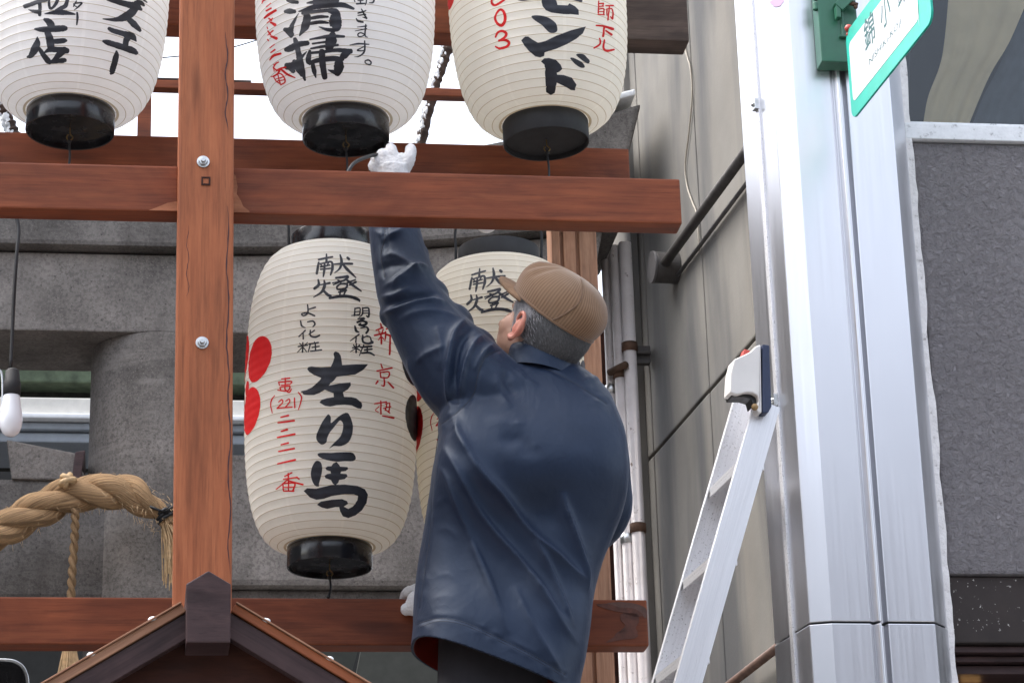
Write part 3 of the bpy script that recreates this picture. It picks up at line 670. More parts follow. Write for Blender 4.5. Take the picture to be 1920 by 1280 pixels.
# rounded glass hood in the lower left corner
mb = MB(); cpts = [W(x, y, 9.0) for x, y in ((-60, 1238), (10, 1237), (34, 1243), (47, 1258), (52, 1290), (52, 1400))]
mb.tube([Vector(p) for p in catmull(cpts, 6)], .006, 8)
hd = thing('glass_hood', W(0, 1400, 9.0), 'rounded dark glass hood with a pale rim in the lower left corner', 'hood')
mb.build('rim', M['steel_bolt'], hd, smooth=True)
mb = MB(); mb.prism([Vector(p) for p in catmull(cpts, 3)] + [W(-60, 1400, 9.0)], N * .02); mb.build('glass_panel', M['lacquer'], hd)
mb = MB(); q = W(20, 1400, 9.0); mb.tube([Vector((q.x, q.y, .004)), q], .03, 10); mb.build('stand', M['dark_iron'], hd)

# --- pale corrugated roof edge and its bearer, top right behind the lanterns
s_a, _ = wall_sz(1185, 140); 
cr = thing('corrugated_roof', W(1180, 150, 9.3), 'pale corrugated roof edge beside the top of the concrete wall', 'roof')
A0, A1 = W(1176, 158, 9.0), W(1226, 108, 9.0); dvec = (A1 - A0)
mb = MB()
for k in range(5):
    o_ = -U * .034 * k + Z * .012 * k
    mb.tube([A0 + o_ - dvec * .1, A1 + o_ + dvec * 1.0], .017, 12)
mb.build('corrugated_sheet', M['corrugated_white'], cr, smooth=True)
mb = MB(); c_ = W(1186, 168, 9.1); mb.box(c_ - U * .10, U * .13, N * .05, Z * .022); mb.build('bearer', M['wood_dark'], cr, bevel=.003)

# ================================================================== WOODEN LANTERN RACK
wood('wood_worn', (0.33, 0.14, 0.075), (0.22, 0.075, 0.035), (0.40, 0.20, 0.12), rough=.7, stain=0)
RACK = thing('lantern_rack', L(UZ(385, 640, 5.42)[0], 5.6, 0), 'reddish brown timber rack of posts and crossbeams with lanterns hanging on it', 'lantern rack')
RB = Matrix(((U.x, N.x, 0), (U.y, N.y, 0), (0, 0, 1))).to_4x4()
def beam_mw(u, d, z): return Matrix.Translation(L(u, d, z)) @ RB
def crossbeam(u0, u1, d0, d1, z0, z1, mat, label=None, bev=.004, parent=None, name='crossbeam'):
    mb = MB(); mb.box((0, 0, 0), Vector(((u1 - u0) / 2, 0, 0)), Vector((0, (d1 - d0) / 2, 0)), Vector((0, 0, (z1 - z0) / 2)))
    return mb.build(name, M[mat], parent or RACK, beam_mw((u0 + u1) / 2, (d0 + d1) / 2, (z0 + z1) / 2), bevel=bev, label=label)
def upright(u0, u1, d0, d1, z0, z1, mat, label=None, name='post', bev=.005):
    mb = MB(); mb.box((0, 0, 0), Vector(((z1 - z0) / 2, 0, 0)), Vector((0, (d1 - d0) / 2, 0)), Vector((0, 0, (u1 - u0) / 2)))
    R = Matrix(((0, N.x, -U.x), (0, N.y, -U.y), (1, 0, 0))).to_4x4()
    return mb.build(name, M[mat], RACK, Matrix.Translation(L((u0 + u1) / 2, (d0 + d1) / 2, (z0 + z1) / 2)) @ R, bevel=bev, label=label)
# front post
up0 = UZ(330, 640, 5.42)[0]; up1 = UZ(437, 640, 5.42)[0]
post = upright(up0, up1, 5.42, 5.53, .004, 5.6, 'wood_post', 'front upright post, the most orange timber, with two steel bolts')
# long drying cracks down the right side of the post
plain('crack_dark', (0.045, 0.018, 0.022), .8)
rr = random.Random(31)
for px, y0_, y1_ in ((427, 385, 760), (430, 700, 1075), (352, 420, 560), (425, 60, 250)):
    P_, Q_ = [], []
    for k in range(25):
        y = y0_ + (y1_ - y0_) * k / 24; x = px + 2.2 * math.sin(k * .7 + px) + rr.uniform(-.8, .8); w_ = (.0007 + .0009 * rr.random()) * min(1, min(k, 24 - k) / 4 + .1) * (.45 if px == 352 else 1)
        u_, z_ = UZ(x, y, 5.42); P_.append(L(u_ - w_, 5.4196, z_)); Q_.append(L(u_ + w_, 5.4196, z_))
    mb = MB(); mb.prism(P_ + Q_[::-1], N * .0003); mb.build('crack', M['crack_dark'], post)
# front middle crossbeam (hides the raised wrist)
DF = 5.475
zt = UZ(700, 321, DF)[1]; zb = UZ(700, 406, DF)[1]; ue = UZ(1277, 380, DF)[0]
crossbeam(up1 - .002, ue, DF, DF + .062, zb, zt, 'wood_red', 'front middle crossbeam right of the orange post')
crossbeam(-1.9, up0 + .002, DF, DF + .062, zb, zt, 'wood_red', 'front middle crossbeam left of the orange post')
# pale unstained patches where the crossbeam meets the post
for px, sgn in ((446, 1), (326, -1)):
    u_, _z = UZ(px, 350, DF)
    zz0 = zb + .002
    a = up1 if sgn > 0 else up0
    pl = [(0, .0), (0, (zt - zb) * .85), (.006, (zt - zb) * .8), (.010, (zt - zb) * .55), (.008, (zt - zb) * .4), (.016, (zt - zb) * .28), (.022, .014), (.034, .005), (.036, 0)] if sgn > 0 else [(0, 0), (0, .022), (.02, .018), (.045, .006), (.06, 0)]
    mb = MB(); mb.prism([L(a + sgn * x, DF - .0012, zz0 + y) for x, y in pl], N * .0010); mb.build('bare_patch', M['wood_worn'], RACK)
# rear middle crossbeam
DR = 6.17
zt2 = UZ(600, 263, DR)[1]; zb2 = zt2 - .112; ue2 = UZ(1180, 300, DR)[0]
crossbeam(-2.1, ue2, DR, DR + .062, zb2, zt2, 'wood_red', 'rear middle crossbeam behind the upper lanterns')
# upper crossbeam
zb3 = UZ(1200, 74, DR)[1]; ue3 = UZ(1291, 60, DR)[0]; um = UZ(1165, 60, DR)[0]
crossbeam(-2.1, um, DR, DR + .075, zb3, zb3 + .13, 'wood_red', 'upper crossbeam, red stained stretch at the top of the photo')
crossbeam(um + .001, ue3, DR - .004, DR + .077, zb3 - .003, zb3 + .135, 'wood_grey', 'grey weathered end of the upper crossbeam')
# lower crossbeam
DL = 5.97
zt4 = UZ(700, 1121, DL)[1]; zb4 = UZ(700, 1209, DL)[1]; ue4 = UZ(1215, 1165, DL)[0]
crossbeam(-2.0, ue4, DL, DL + .065, zb4, zt4, 'wood_red', 'lower crossbeam with a charred right end')
# charred end
ub = UZ(1150, 1165, DL)[0]
plain('char', (0.085, 0.027, 0.016), 0.7, var=.5, scale=40); plain('weathered', (0.105, 0.052, 0.040), 0.75, var=.3, scale=40)
def patch(pts, mat, k):
    P_ = catmull([UZ(x, y, DL) for x, y in pts], 5, True)
    mb = MB(); mb.prism([L(p[0], DL - .0006 - .0004 * k, min(zt4 - .003, max(zb4 + .003, p[1]))) for p in P_], N * .0004); mb.build('charred_patch', M[mat], RACK)
patch([(1135, 1132), (1160, 1128), (1190, 1131), (1211, 1140), (1211, 1158), (1196, 1146), (1170, 1140)], 'weathered', 0)
patch([(1118, 1133), (1140, 1131), (1162, 1138), (1188, 1140), (1206, 1152), (1190, 1156), (1166, 1148), (1140, 1142)], 'char', 1)
patch([(1166, 1150), (1192, 1150), (1198, 1164), (1192, 1176), (1196, 1186), (1180, 1180), (1160, 1186), (1172, 1172), (1164, 1162)], 'char', 1)
patch([(1158, 1184), (1180, 1180), (1196, 1188), (1190, 1196), (1164, 1199), (1136, 1204), (1150, 1194)], 'char', 1)
# rear post (pale), its cover strips, and the hidden rear post behind the orange one
ur0, ur1 = UZ(1034, 480, 6.24)[0], UZ(1120, 480, 6.24)[0]
upright(ur0, ur1, 6.24, 6.308, .004, zt2 - .01, 'wood_pale', 'pale weathered rear post beside the flat cap')
for f0, f1 in ((.0, .18), (.26, .52), (.60, .96)):
    upright(ur0 + (ur1 - ur0) * f0, ur0 + (ur1 - ur0) * f1, 6.232, 6.2395, .01, zb2 + .02, 'wood_pale', name='cover_strip', bev=.002)
upright(up0 + .02, up1 - .0, 6.24, 6.308, .004, zt2 - .01, 'wood_pale', 'rear post hidden behind the orange post')
for uu in ((up0 + up1) / 2,):
    for z0_, z1_ in ((zb + .01, zb + .08), (zb4 - .09, zb4 - .01), (zb3 + .02, zb3 + .10)):
        mb = MB(); mb.box((0, 0, 0), Vector(((6.3 - 5.5) / 2, 0, 0)), Vector((0, .025, 0)), Vector((0, 0, (z1_ - z0_) / 2)))
        R = Matrix(((N.x, -U.x, 0), (N.y, -U.y, 0), (0, 0, 1))).to_4x4()
        mb.build('tie_beam', M['wood_red'], RACK, Matrix.Translation(L(uu, 5.90, (z0_ + z1_) / 2)) @ R, bevel=.003)
# bolts with washers, and the square plug hole
for px, py in ((381, 304), (379, 643)):
    u_, z_ = UZ(px, py, 5.42); c = L(u_, 5.42, z_)
    mb = MB(); mb.tube([c - N * -.001, c - N * .003], .0135, 24); bo = mb.build('washer', M['steel_bolt'], post, bevel=.0008)
    mb = MB()
    mb.prism([c - N * .003 + (U * math.cos(k * math.pi / 3) + Z * math.sin(k * math.pi / 3)) * .0098 for k in range(6)], -N * .007)
    mb.tube([c - N * .010, c - N * .016], .0052, 14); mb.build('bolt', M['steel_bolt'], post, bevel=.0008)
u_, z_ = UZ(386, 340, 5.42); mb = MB()
for a, b, c_, d_ in ((-.0095, -.0065, -.0095, .0095), (.0065, .0095, -.0095, .0095), (-.0065, .0065, .0065, .0095), (-.0065, .0065, -.0095, -.0065)):
    mb.box(L(u_ + (a + b) / 2, 5.419, z_ + (c_ + d_) / 2), U * ((b - a) / 2), N * .0014, Z * ((d_ - c_) / 2))
mb.build('plug_frame', M['wood_brown'], post)
mb = MB(); mb.box(L(u_, 5.4196, z_), U * .0055, N * .0010, Z * .0055); mb.build('plug', M['wood_post'], post)

# snow dust along the beam top beside the post
mb = MB(); rr = random.Random(11)
for (ua, ub_, d_, z_) in ((UZ(442, 300, DF)[0], UZ(530, 300, DF)[0], DF + .01, zt), (UZ(250, 300, DF)[0], UZ(325, 300, DF)[0], DF + .01, zt)):
    for k in range(60):
        u_ = rr.uniform(ua, ub_); mb.ball(L(u_, d_ + rr.uniform(0, .03), z_ + .0005), rr.uniform(.001, .0035), 6, 4, sc=(1.6, 1.2, .6))
mb.build('dust', M['snow_white'], RACK, kind='stuff', smooth=True)

# ================================================================== SMALL GABLED ROOF in front of the post
DG = 5.02
ro = thing('gabled_roof', L(UZ(391, 1150, DG)[0], DG + .19, 0), 'small dark timber gable roof with a pointed ridge end in front of the orange post', 'roof')
def g(px, py, d=DG): u_, z_ = UZ(px, py, d); return L(u_, d, z_)
# ridge block: pentagon end
pent = [g(x, y, DG - .05) for x, y in ((349, 1204), (349, 1094), (391, 1069), (433, 1094), (432, 1204))]
mb = MB(); mb.prism(pent, N * .40); mb.build('ridge_beam', M['wood_dark'], ro, bevel=.0025)
for sgn, (xa, ya, xb, yb) in ((-1, (349, 1146, 60, 1314)), (1, (433, 1146, 730, 1325))):
    a, b = g(xa, ya), g(xb, yb); dv = (b - a).normalized(); up = Vector((-dv.z * U.x, -dv.z * U.y, dv.dot(U))) * (1 if sgn > 0 else -1)
    if up.z < 0: up = -up
    ln_ = (b - a).length
    def lay(name, mat, t0, t1, d0, d1, bev=.002, m_=None):
        R = Matrix((dv, N, dv.cross(N))).transposed().to_4x4(); hz = dv.cross(N); s_ = 1 if hz.z > 0 else -1
        mb = MB(); mb.box((0, 0, 0), Vector((ln_ / 2, 0, 0)), Vector((0, (d1 - d0) / 2, 0)), Vector((0, 0, (t1 - t0) / 2)))
        c = a + dv * (ln_ / 2) + hz * s_ * ((t0 + t1) / 2) + N * ((d0 + d1) / 2 - 0)
        return mb.build(name, M[mat], ro, Matrix.Translation(c) @ R, bevel=bev)
    lay('bargeboard', 'wood_dark', -.044, -.002, .0, .03)
    lay('roof_board', 'wood_pale' if sgn < 0 else 'wood_post', 0, .016, -.006, .38)
    lay('roof_edge', 'wood_pale', .0165, .0195, -.012, .38, .001)
    for k in (.22, .62):
        c = a + dv * ln_ * k + Vector((0, 0, 1)) * .022; mb = MB(); mb.ball(c + N * .0, .007, 12, 8, sc=(1.3, 1, .8)); mb.build('nail_cap', M['snow_white'], ro, smooth=True)
mb = MB(); P0 = [g(391, 1150, DG + .05), g(-40, 1400, DG + .05), g(-40, 2300, DG + .05), g(830, 2300, DG + .05), g(830, 1400, DG + .05)]
mb.prism(P0, N * .03); mb.build('gable_panel', M['wood_brown'], ro)
mb = MB(); u_a, u_b = UZ(-40, 1400, DG)[0], UZ(830, 1400, DG)[0]; z_c = UZ(391, 2280, DG)[1]
mb.box(L((u_a + u_b) / 2, DG + .2, z_c / 2 + .0), U * ((u_b - u_a) / 2 - .1), N * .10, Z * (z_c / 2 - .004)); mb.build('cabinet', M['wood_brown'], ro)

# ================================================================== frame and branches seen against the sky
DS = 9.25
fr2 = thing('rear_frame', L(UZ(300, 150, DS)[0], DS, 0), 'thin weathered timber frame seen against the sky behind the lanterns', 'frame')
zr = UZ(580, 165, DS)[1]
crossbeam(-2.4, UZ(1000, 165, DS)[0], DS, DS + .05, zr - .016, zr + .016, 'wood_red', parent=fr2, name='rail')
mb = MB(); mb.box((0, 0, 0), Vector((1.4, 0, 0)), Vector((0, .02, 0)), Vector((0, 0, .004)))
mb.build('rail_cap', M['wood_grey'], fr2, beam_mw(-1.0, DS + .02, zr + .0205), bevel=.002)
for px, lab in ((271, None),):
    ua, ub2 = UZ(px - 13, 200, DS)[0], UZ(px + 13, 200, DS)[0]
    mb = MB(); mb.box((0, 0, 0), Vector(((ub2 - ua) / 2, 0, 0)), Vector((0, .02, 0)), Vector((0, 0, (zr - .017) / 2)))
    mb.build('upright', M['wood_red'], fr2, beam_mw((ua + ub2) / 2, DS + .025, (zr - .017) / 2 + .0), bevel=.003)
def branch(pts, dd, r, label):
    t = thing('snowy_branch', W(*pts[-1], dd), label, 'branch', 'snow flecked branches against the sky')
    P = [W(x, y, dd) for x, y in pts]; C_ = [Vector(p) for p in catmull(P, 14)]; rr = random.Random(len(pts) + int(pts[0][0]))
    mb = MB(); mb.tube(C_, [r * rr.uniform(.75, 1.15) for _ in C_], 10); mb.build('stem', M['bark'], t)
    mb = MB()
    for k in range(int(len(C_) * 7)):
        c = rr.choice(C_); a = rr.uniform(math.pi * .55, math.pi * 1.25)
        o_ = U * math.cos(a) * r - N * abs(math.sin(a)) * r * .8
        mb.ball(c + o_ * .95 + Z * rr.uniform(-.02, .02), rr.uniform(.003, .008), 7, 5, sc=(1, .8, rr.uniform(1, 2.6)))
    mb.build('snow_fleck', M['snow_white'], t, kind='stuff', smooth=True)
branch([(862, 10), (838, 95), (815, 165), (790, 262), (775, 330)], 9.4, .021, 'snow flecked branch crossing the sky gap between the middle and right upper lanterns')
branch([(-25, 120), (0, 185), (22, 240), (45, 300)], 9.4, .022, 'snow flecked branch at the left edge below the leftmost upper lantern')
mb = MB(); mb.tube([Vector(p) for p in catmull([W(x, y, 9.5) for x, y in ((200, 114), (310, 108), (400, 98), (440, 88), (480, 76), (560, 50))], 6)], .0025, 6)
tag(mb.build('overhead_wire', M['cord_black'], smooth=True), 'thin dark overhead wire crossing the sky beside the orange post', 'wire')

# ================================================================== PAPER LANTERNS
LD = 6.0; R_RIM = 0.0955; RIBS = 41
_z1 = UZ(608, 452, LD - R_RIM)[1]; _z0 = UZ(618, 1004, LD - R_RIM)[1]
HB = (_z1 - _z0) / 2
R_MAX = (UZ(777, 700, LD)[0] - UZ(450, 700, LD)[0]) / 2 * 0.985
RIM_H = UZ(618, 1004, LD - R_RIM)[1] - UZ(618, 1043, LD - R_RIM)[1]
print('lantern HB', HB, 'R', R_MAX, 'rim', RIM_H)
def prof_r(z, R=None):
    t = min(1.0, abs(z) / HB); k = 2.75
    return R_RIM + 0.002 + ((R or R_MAX) - R_RIM - .002) * (max(0.0, 1 - t ** k)) ** (1 / k)
# rib heights equally spaced along the arc of the profile
_zz = [-HB + 2 * HB * i / 4000 for i in range(4001)]; _s = [0]
for a, b in zip(_zz, _zz[1:]): _s.append(_s[-1] + math.hypot(b - a, prof_r(b) - prof_r(a)))
RIB_Z = [float(np.interp(_s[-1] * i / RIBS, _s, _zz)) for i in range(RIBS + 1)]
SCAL = 0.0011
def surf_r(z, R=None):
    i = int(np.searchsorted(RIB_Z, z)) - 1; i = max(0, min(RIBS - 1, i))
    f = (z - RIB_Z[i]) / (RIB_Z[i + 1] - RIB_Z[i]); f = max(0, min(1, f))
    return prof_r(z, R) - SCAL * math.sin(math.pi * f) ** 0.8
PHI = []; SEAM = []
for k in range(8):
    a0 = 2 * math.pi * k / 8; st_ = 2 * math.pi / 8; PHI += [a0]; SEAM.append(True)
    w_ = .040
    for j in range(13): PHI.append(a0 + w_ + (st_ - w_) * j / 13); SEAM.append(False)
def paper_mesh(name, mats, R=None):
    zs, kind = [], []
    for i in range(RIBS):
        h = RIB_Z[i + 1] - RIB_Z[i]
        for f, kd in ((0.0, 1), (.036, 0), (.2, 0), (.4, 0), (.6, 0), (.8, 0), (.964, 1)): zs.append(RIB_Z[i] + f * h); kind.append(kd)
    zs.append(RIB_Z[-1]); n = len(PHI); v = []; f = []; mi = []
    for z in zs:
        r = surf_r(z, R)
        for a in PHI: v.append((r * math.cos(a), r * math.sin(a), z))
    for i in range(len(zs) - 1):
        for k in range(n):
            p, q = i * n + k, i * n + (k + 1) % n; f.append((p, q, q + n, p + n)); mi.append(1 if kind[i] else (2 if SEAM[k] else 0))
    me = new_mesh(name, v, f, mats, mi, True); return me
R_UP = R_MAX * 1.022                                        # the upper lanterns are plumper
PAPER = {(k, b): paper_mesh('paper_body', m, R_UP if b else None) for k, m, b in (('white', PAPER_WHITE, 1), ('ivory', PAPER_IVORY, 1), ('ivory', PAPER_IVORY, 0), ('cream', PAPER_CREAM, 0))}
def ring_mesh(name, mat, flip):
    mb = MB(); h = RIM_H; r = R_RIM
    mb.lathe([(r - .004, -.012), (r - .004, -h), (r - .001, -h - .0008), (r, -h + .0008), (r, -.001), (r - .002, .003), (r - .006, .003)], 72)
    if not flip: mb.lathe([(0.0005, -h + .010), (r - .003, -h + .010)], 72)
    me = mb.mesh(name, M[mat], smooth=True); me.set_sharp_from_angle(angle=math.radians(40))
    if flip: me.transform(Matrix.Diagonal((1, 1, -1, 1))); me.flip_normals()
    return me
RIMS = {('lacquer', 0): ring_mesh('bottom_rim', 'lacquer', False), ('matt', 0): ring_mesh('bottom_rim', 'matt', False), ('lacquer', 1): ring_mesh('top_rim', 'lacquer', True), ('matt', 1): ring_mesh('top_rim', 'matt', True)}
def handle_mesh():
    mb = MB(); r = R_RIM + .006
    pts = [(-r, 0, -.012), (-r, 0, .05), (-r, 0, RIM_H + .05), (-r * .8, 0, RIM_H + .095), (0, 0, RIM_H + .125), (r * .8, 0, RIM_H + .095), (r, 0, RIM_H + .05), (r, 0, .05), (r, 0, -.012)]
    mb.tube([Vector(p) for p in catmull(pts, 5)], .0032, 8, up=Vector((0, 1, 0))); return mb.mesh('handle', M['matt'], True)
HANDLE = handle_mesh()
def hook_mesh():
    mb = MB(); h = RIM_H
    mb.tube([Vector(p) for p in catmull([(0, 0, -h + .010), (.001, 0, -h - .004), (.007, 0, -h - .012), (0, 0, -h - .020), (-.006, 0, -h - .013), (-.004, 0, -h - .006)], 5)], .0016, 6, up=Vector((0, 1, 0)))
    return mb.mesh('hook', plain('brass_wire', (0.25, 0.17, 0.07), .4, .8), True)
HOOK = hook_mesh()

class Lantern:
    def __init__(s, px, py_rim, dd, tilt, paper, rim, label, spin=0.0):
        u, zr = UZ(px, py_rim, dd - R_RIM); u = UZ(px, py_rim, dd)[0]
        base = L(u, dd, zr)
        s.mw = Matrix.Translation(base) @ RB @ Matrix.Rotation(math.radians(tilt), 4, 'Y') @ Matrix.Translation((0, 0, HB))
        if dd < 5.99: s.mw = s.mw @ Matrix.Translation((0, 0, -HB)) @ Matrix.Scale(1.07, 4) @ Matrix.Translation((0, 0, HB))
        s.spin = spin; s.inv = s.mw.inverted(); s.k = 0
        s.root = thing('paper_lantern', s.mw @ Vector((0, 0, -HB - RIM_H)), label, 'lantern', 'paper lanterns on the timber rack')
        s.R = R_UP if dd < 5.99 else None
        put('paper_body', PAPER[paper, 1 if s.R else 0], s.root, s.mw @ Matrix.Rotation(spin + .11, 4, 'Z'))
        put('bottom_rim', RIMS[(rim, 0)], s.root, s.mw @ Matrix.Translation((0, 0, -HB)))
        put('top_rim', RIMS[(rim, 1)], s.root, s.mw @ Matrix.Translation((0, 0, HB)))
        put('handle', HANDLE, s.root, s.mw @ Matrix.Translation((0, 0, HB)))
        put('hook', HOOK, s.root, s.mw @ Matrix.Translation((0, 0, -HB)))
        s.buf = {}
    def at(s, px, py):                                   # sight line onto the paper, in lantern coordinates
        o = s.inv @ EYE; d = (s.inv.to_3x3() @ ray(px, py)); a = d.x * d.x + d.y * d.y
        r = R_MAX; th = z = 0
        for _ in range(10):
            b = o.x * d.x + o.y * d.y; c = o.x * o.x + o.y * o.y - r * r; D = b * b - a * c
            t_ = (-b - math.sqrt(max(D, 0))) / a; p = o + d * t_; z = max(-HB * .999, min(HB * .999, p.z)); r = .5 * r + .5 * prof_r(z, s.R)
        return math.atan2(p.y, p.x), z
    def add(s, mat, pts2, faces, surface=False):
        """flat ink print: 2D points (photo sight lines, or angle/height on the paper) laid on the paper"""
        V_, F_, G_ = s.buf.setdefault(mat, ([], [], [])); s.k += 1; off = .0005 + .00002 * (s.k % 40); b = len(V_)
        for x, y in pts2:
            th, z = (x, y) if surface else s.at(x, y)
            r = surf_r(z, s.R) + off; V_.append((r * math.cos(th), r * math.sin(th), z))
        f0 = len(F_); F_ += [[i + b for i in f] for f in faces]; G_.append((b, len(V_), f0, len(F_), surface))
    def fill(s, mat, poly, step=3.0, surface=False, sx=1.0):
        P_ = np.array(poly, float); lo, hi = P_.min(0), P_.max(0)
        gx = np.arange(lo[0], hi[0], step * sx); gy = np.arange(lo[1], hi[1], step); pts = [tuple(p) for p in P_]
        def inside(x, y):
            c = False; n = len(P_)
            for i in range(n):
                x1, y1 = P_[i]; x2, y2 = P_[(i + 1) % n]
                if (y1 > y) != (y2 > y) and x < (x2 - x1) * (y - y1) / (y2 - y1) + x1: c = not c
            return c
        for i, x in enumerate(gx):
            for y in gy:
                if inside(x, y): pts.append((x, y))
        sc_ = 1.0 if not surface else 1000.0
        vs, es, fs, *_ = delaunay_2d_cdt([Vector((p[0] * sc_, p[1] * sc_)) for p in pts], [], [list(range(len(P_)))], 1, 1e-4)
        s.add(mat, [(v.x / sc_, v.y / sc_) for v in vs], [list(f) for f in fs], surface)
    def stroke(s, mat, pts):
        C_ = catmull(pts, 6) if len(pts) > 2 else [np.array(pts[0], float) + (np.array(pts[1], float) - np.array(pts[0], float)) * k / 6 for k in range(7)]
        out = []
        for i, c in enumerate(C_):
            t_ = C_[min(i + 1, len(C_) - 1)][:2] - C_[max(i - 1, 0)][:2]; t_ = t_ / (np.linalg.norm(t_) + 1e-9)
            out.append((c[0], c[1], max(.5, c[2]), t_))
        def caps(e, sg):
            x, y, w_, t_ = e; r = []
            for k in (.5, .8, .95): r.append((x + sg * t_[0] * w_ / 2 * k, y + sg * t_[1] * w_ / 2 * k, w_ * math.sqrt(1 - k * k), t_))
            return r
        rr_ = random.Random(int(abs(pts[0][0] * 7 + pts[0][1] * 13)))
        out = caps(out[0], -1)[::-1] + out + caps(out[-1], 1)
        na = max(2, int(max(o_[2] for o_ in out) / 3) + 1); V_ = []
        for x, y, w_, t_ in out:
            w_ *= rr_.uniform(.93, 1.05)
            for k in range(na + 1):
                q = (k / na - .5) * w_; V_.append((x - t_[1] * q, y + t_[0] * q))
        m = na + 1
        s.add(mat, V_, [[i * m + k, i * m + k + 1, (i + 1) * m + k + 1, (i + 1) * m + k] for i in range(len(out) - 1) for k in range(na)])
    def crop(s, mat, ox, oy, sc, strokes, wscale=1.0):
        for st_ in strokes: s.stroke(mat, [(ox + x / sc, oy + y / sc, w_ / sc * wscale) for x, y, w_ in st_])
    def cropfill(s, mat, ox, oy, sc, polys, smooth=4):
        for p in polys:
            q = [(ox + x / sc, oy + y / sc) for x, y in p]
            if smooth: q = [tuple(v) for v in catmull(q, smooth, True)]
            s.fill(mat, q)
    def disc(s, mat, th, z, r, tiltd=0):
        poly = []
        for k in range(40):
            a = 2 * math.pi * k / 40; rr_ = r * (1 + .03 * math.sin(2 * a))
            poly.append((th + rr_ * math.cos(a) / R_MAX, z + rr_ * 1.03 * math.sin(a)))
        s.fill(mat, poly, .0045, True, 1 / R_MAX)
    def finish(s):
        s.print_ = {}
        for mat, (V_, F_, G_) in s.buf.items():            # strokes whose boxes touch make one painted character
            bx = []
            solo = []
            for b0, b1, f0, f1, sf in G_:
                if sf: solo.append((None, None, [(b0, b1, f0, f1)])); continue
                q = np.array([(math.atan2(v[1], v[0]) * R_MAX, v[2]) for v in V_[b0:b1]]); bx.append([q.min(0) - .0008, q.max(0) + .0008, [(b0, b1, f0, f1)]])
            i = 0
            while i < len(bx):
                for j in range(len(bx)):
                    if j != i and (bx[i][0] <= bx[j][1]).all() and (bx[j][0] <= bx[i][1]).all():
                        bx[i] = [np.minimum(bx[i][0], bx[j][0]), np.maximum(bx[i][1], bx[j][1]), bx[i][2] + bx[j][2]]; bx.pop(j); i = -1; break
                i += 1
            s.print_[mat] = []
            for _b, _, gs in bx + solo:
                vv, ff = [], []
                for b0, b1, f0, f1 in gs:
                    o = len(vv) - b0; vv += V_[b0:b1]; ff += [[k + o for k in f] for f in F_[f0:f1]]
                nm = {'ink': 'black_', 'red_ink': 'red_'}[mat] + ('petal' if _b is None else 'character')
                me = new_mesh(nm, vv, ff, M[mat], None, True); s.print_[mat].append(me); put(nm, me, s.root, s.mw)

# --- upper left lantern
LU = 5.95
l1 = Lantern(134, 178, LU, 1.6, 'white', 'lacquer', 'leftmost upper white lantern, cut by the left edge, with black brush characters only')
l1.crop('ink', 20, 0, 7.385, [
 [(475, 275, 50), (520, 300, 90), (560, 350, 100), (560, 400, 80)], [(340, 405, 30), (420, 410, 70), (560, 405, 85), (720, 395, 90), (755, 395, 70)],
 [(500, 430, 80), (540, 540, 110), (555, 640, 110)], [(540, 575, 60), (640, 575, 75), (740, 565, 70), (765, 565, 40)],
 [(370, 520, 20), (365, 600, 90), (330, 690, 110), (280, 770, 80), (240, 790, 40)], [(400, 680, 50), (450, 760, 70), (520, 850, 80), (540, 880, 40)],
 [(460, 735, 20), (540, 690, 70), (640, 690, 80), (770, 705, 90)], [(740, 700, 100), (670, 760, 90), (590, 840, 50), (530, 870, 40)],
 [(520, 865, 50), (640, 850, 65), (740, 840, 70), (755, 845, 40)],
 [(490, 5, 50), (400, 20, 60), (290, 60, 60), (200, 90, 60)], [(400, 20, 60), (405, 120, 50), (400, 205, 50)], [(245, 135, 10), (320, 160, 50), (400, 170, 60)],
 [(530, -20, 30), (535, 90, 40), (560, 120, 40), (600, 90, 40), (640, 30, 50), (650, -20, 50)], [(790, -20, 50), (760, 80, 60), (690, 120, 60), (630, 150, 40)],
 [(470, 195, 10), (580, 180, 50), (700, 175, 70), (800, 185, 50), (890, 200, 20)],
 [(910, 20, 20), (870, 90, 20)], [(870, 60, 18), (920, 48, 18), (985, 45, 24), (940, 95, 24), (880, 145, 10)], [(880, 78, 14), (918, 102, 16)], [(920, 180, 25), (925, 250, 35), (915, 345, 20)],
 [(1340, 0, 30), (1450, 20, 70), (1640, 70, 90), (1740, 90, 110), (1800, 130, 50)], [(1740, 60, 100), (1700, 150, 110), (1600, 230, 120), (1450, 275, 60), (1280, 265, 15)],
 [(1600, 240, 60), (1700, 330, 90), (1790, 425, 45)], [(1750, 10, 30), (1800, 40, 60), (1845, 80, 30)], [(1840, 0, 30), (1885, 35, 20)],
 [(1365, 400, 50), (1420, 430, 70), (1560, 470, 80), (1680, 510, 100), (1735, 570, 25)], [(1640, 500, 90), (1600, 560, 90), (1590, 640, 80)],
 [(1285, 575, 40), (1340, 590, 75), (1500, 640, 85), (1680, 700, 95), (1735, 735, 60)], [(1465, 715, 30), (1460, 780, 80), (1430, 900, 85), (1400, 1000, 75), (1390, 1020, 40)]])
l1.finish()

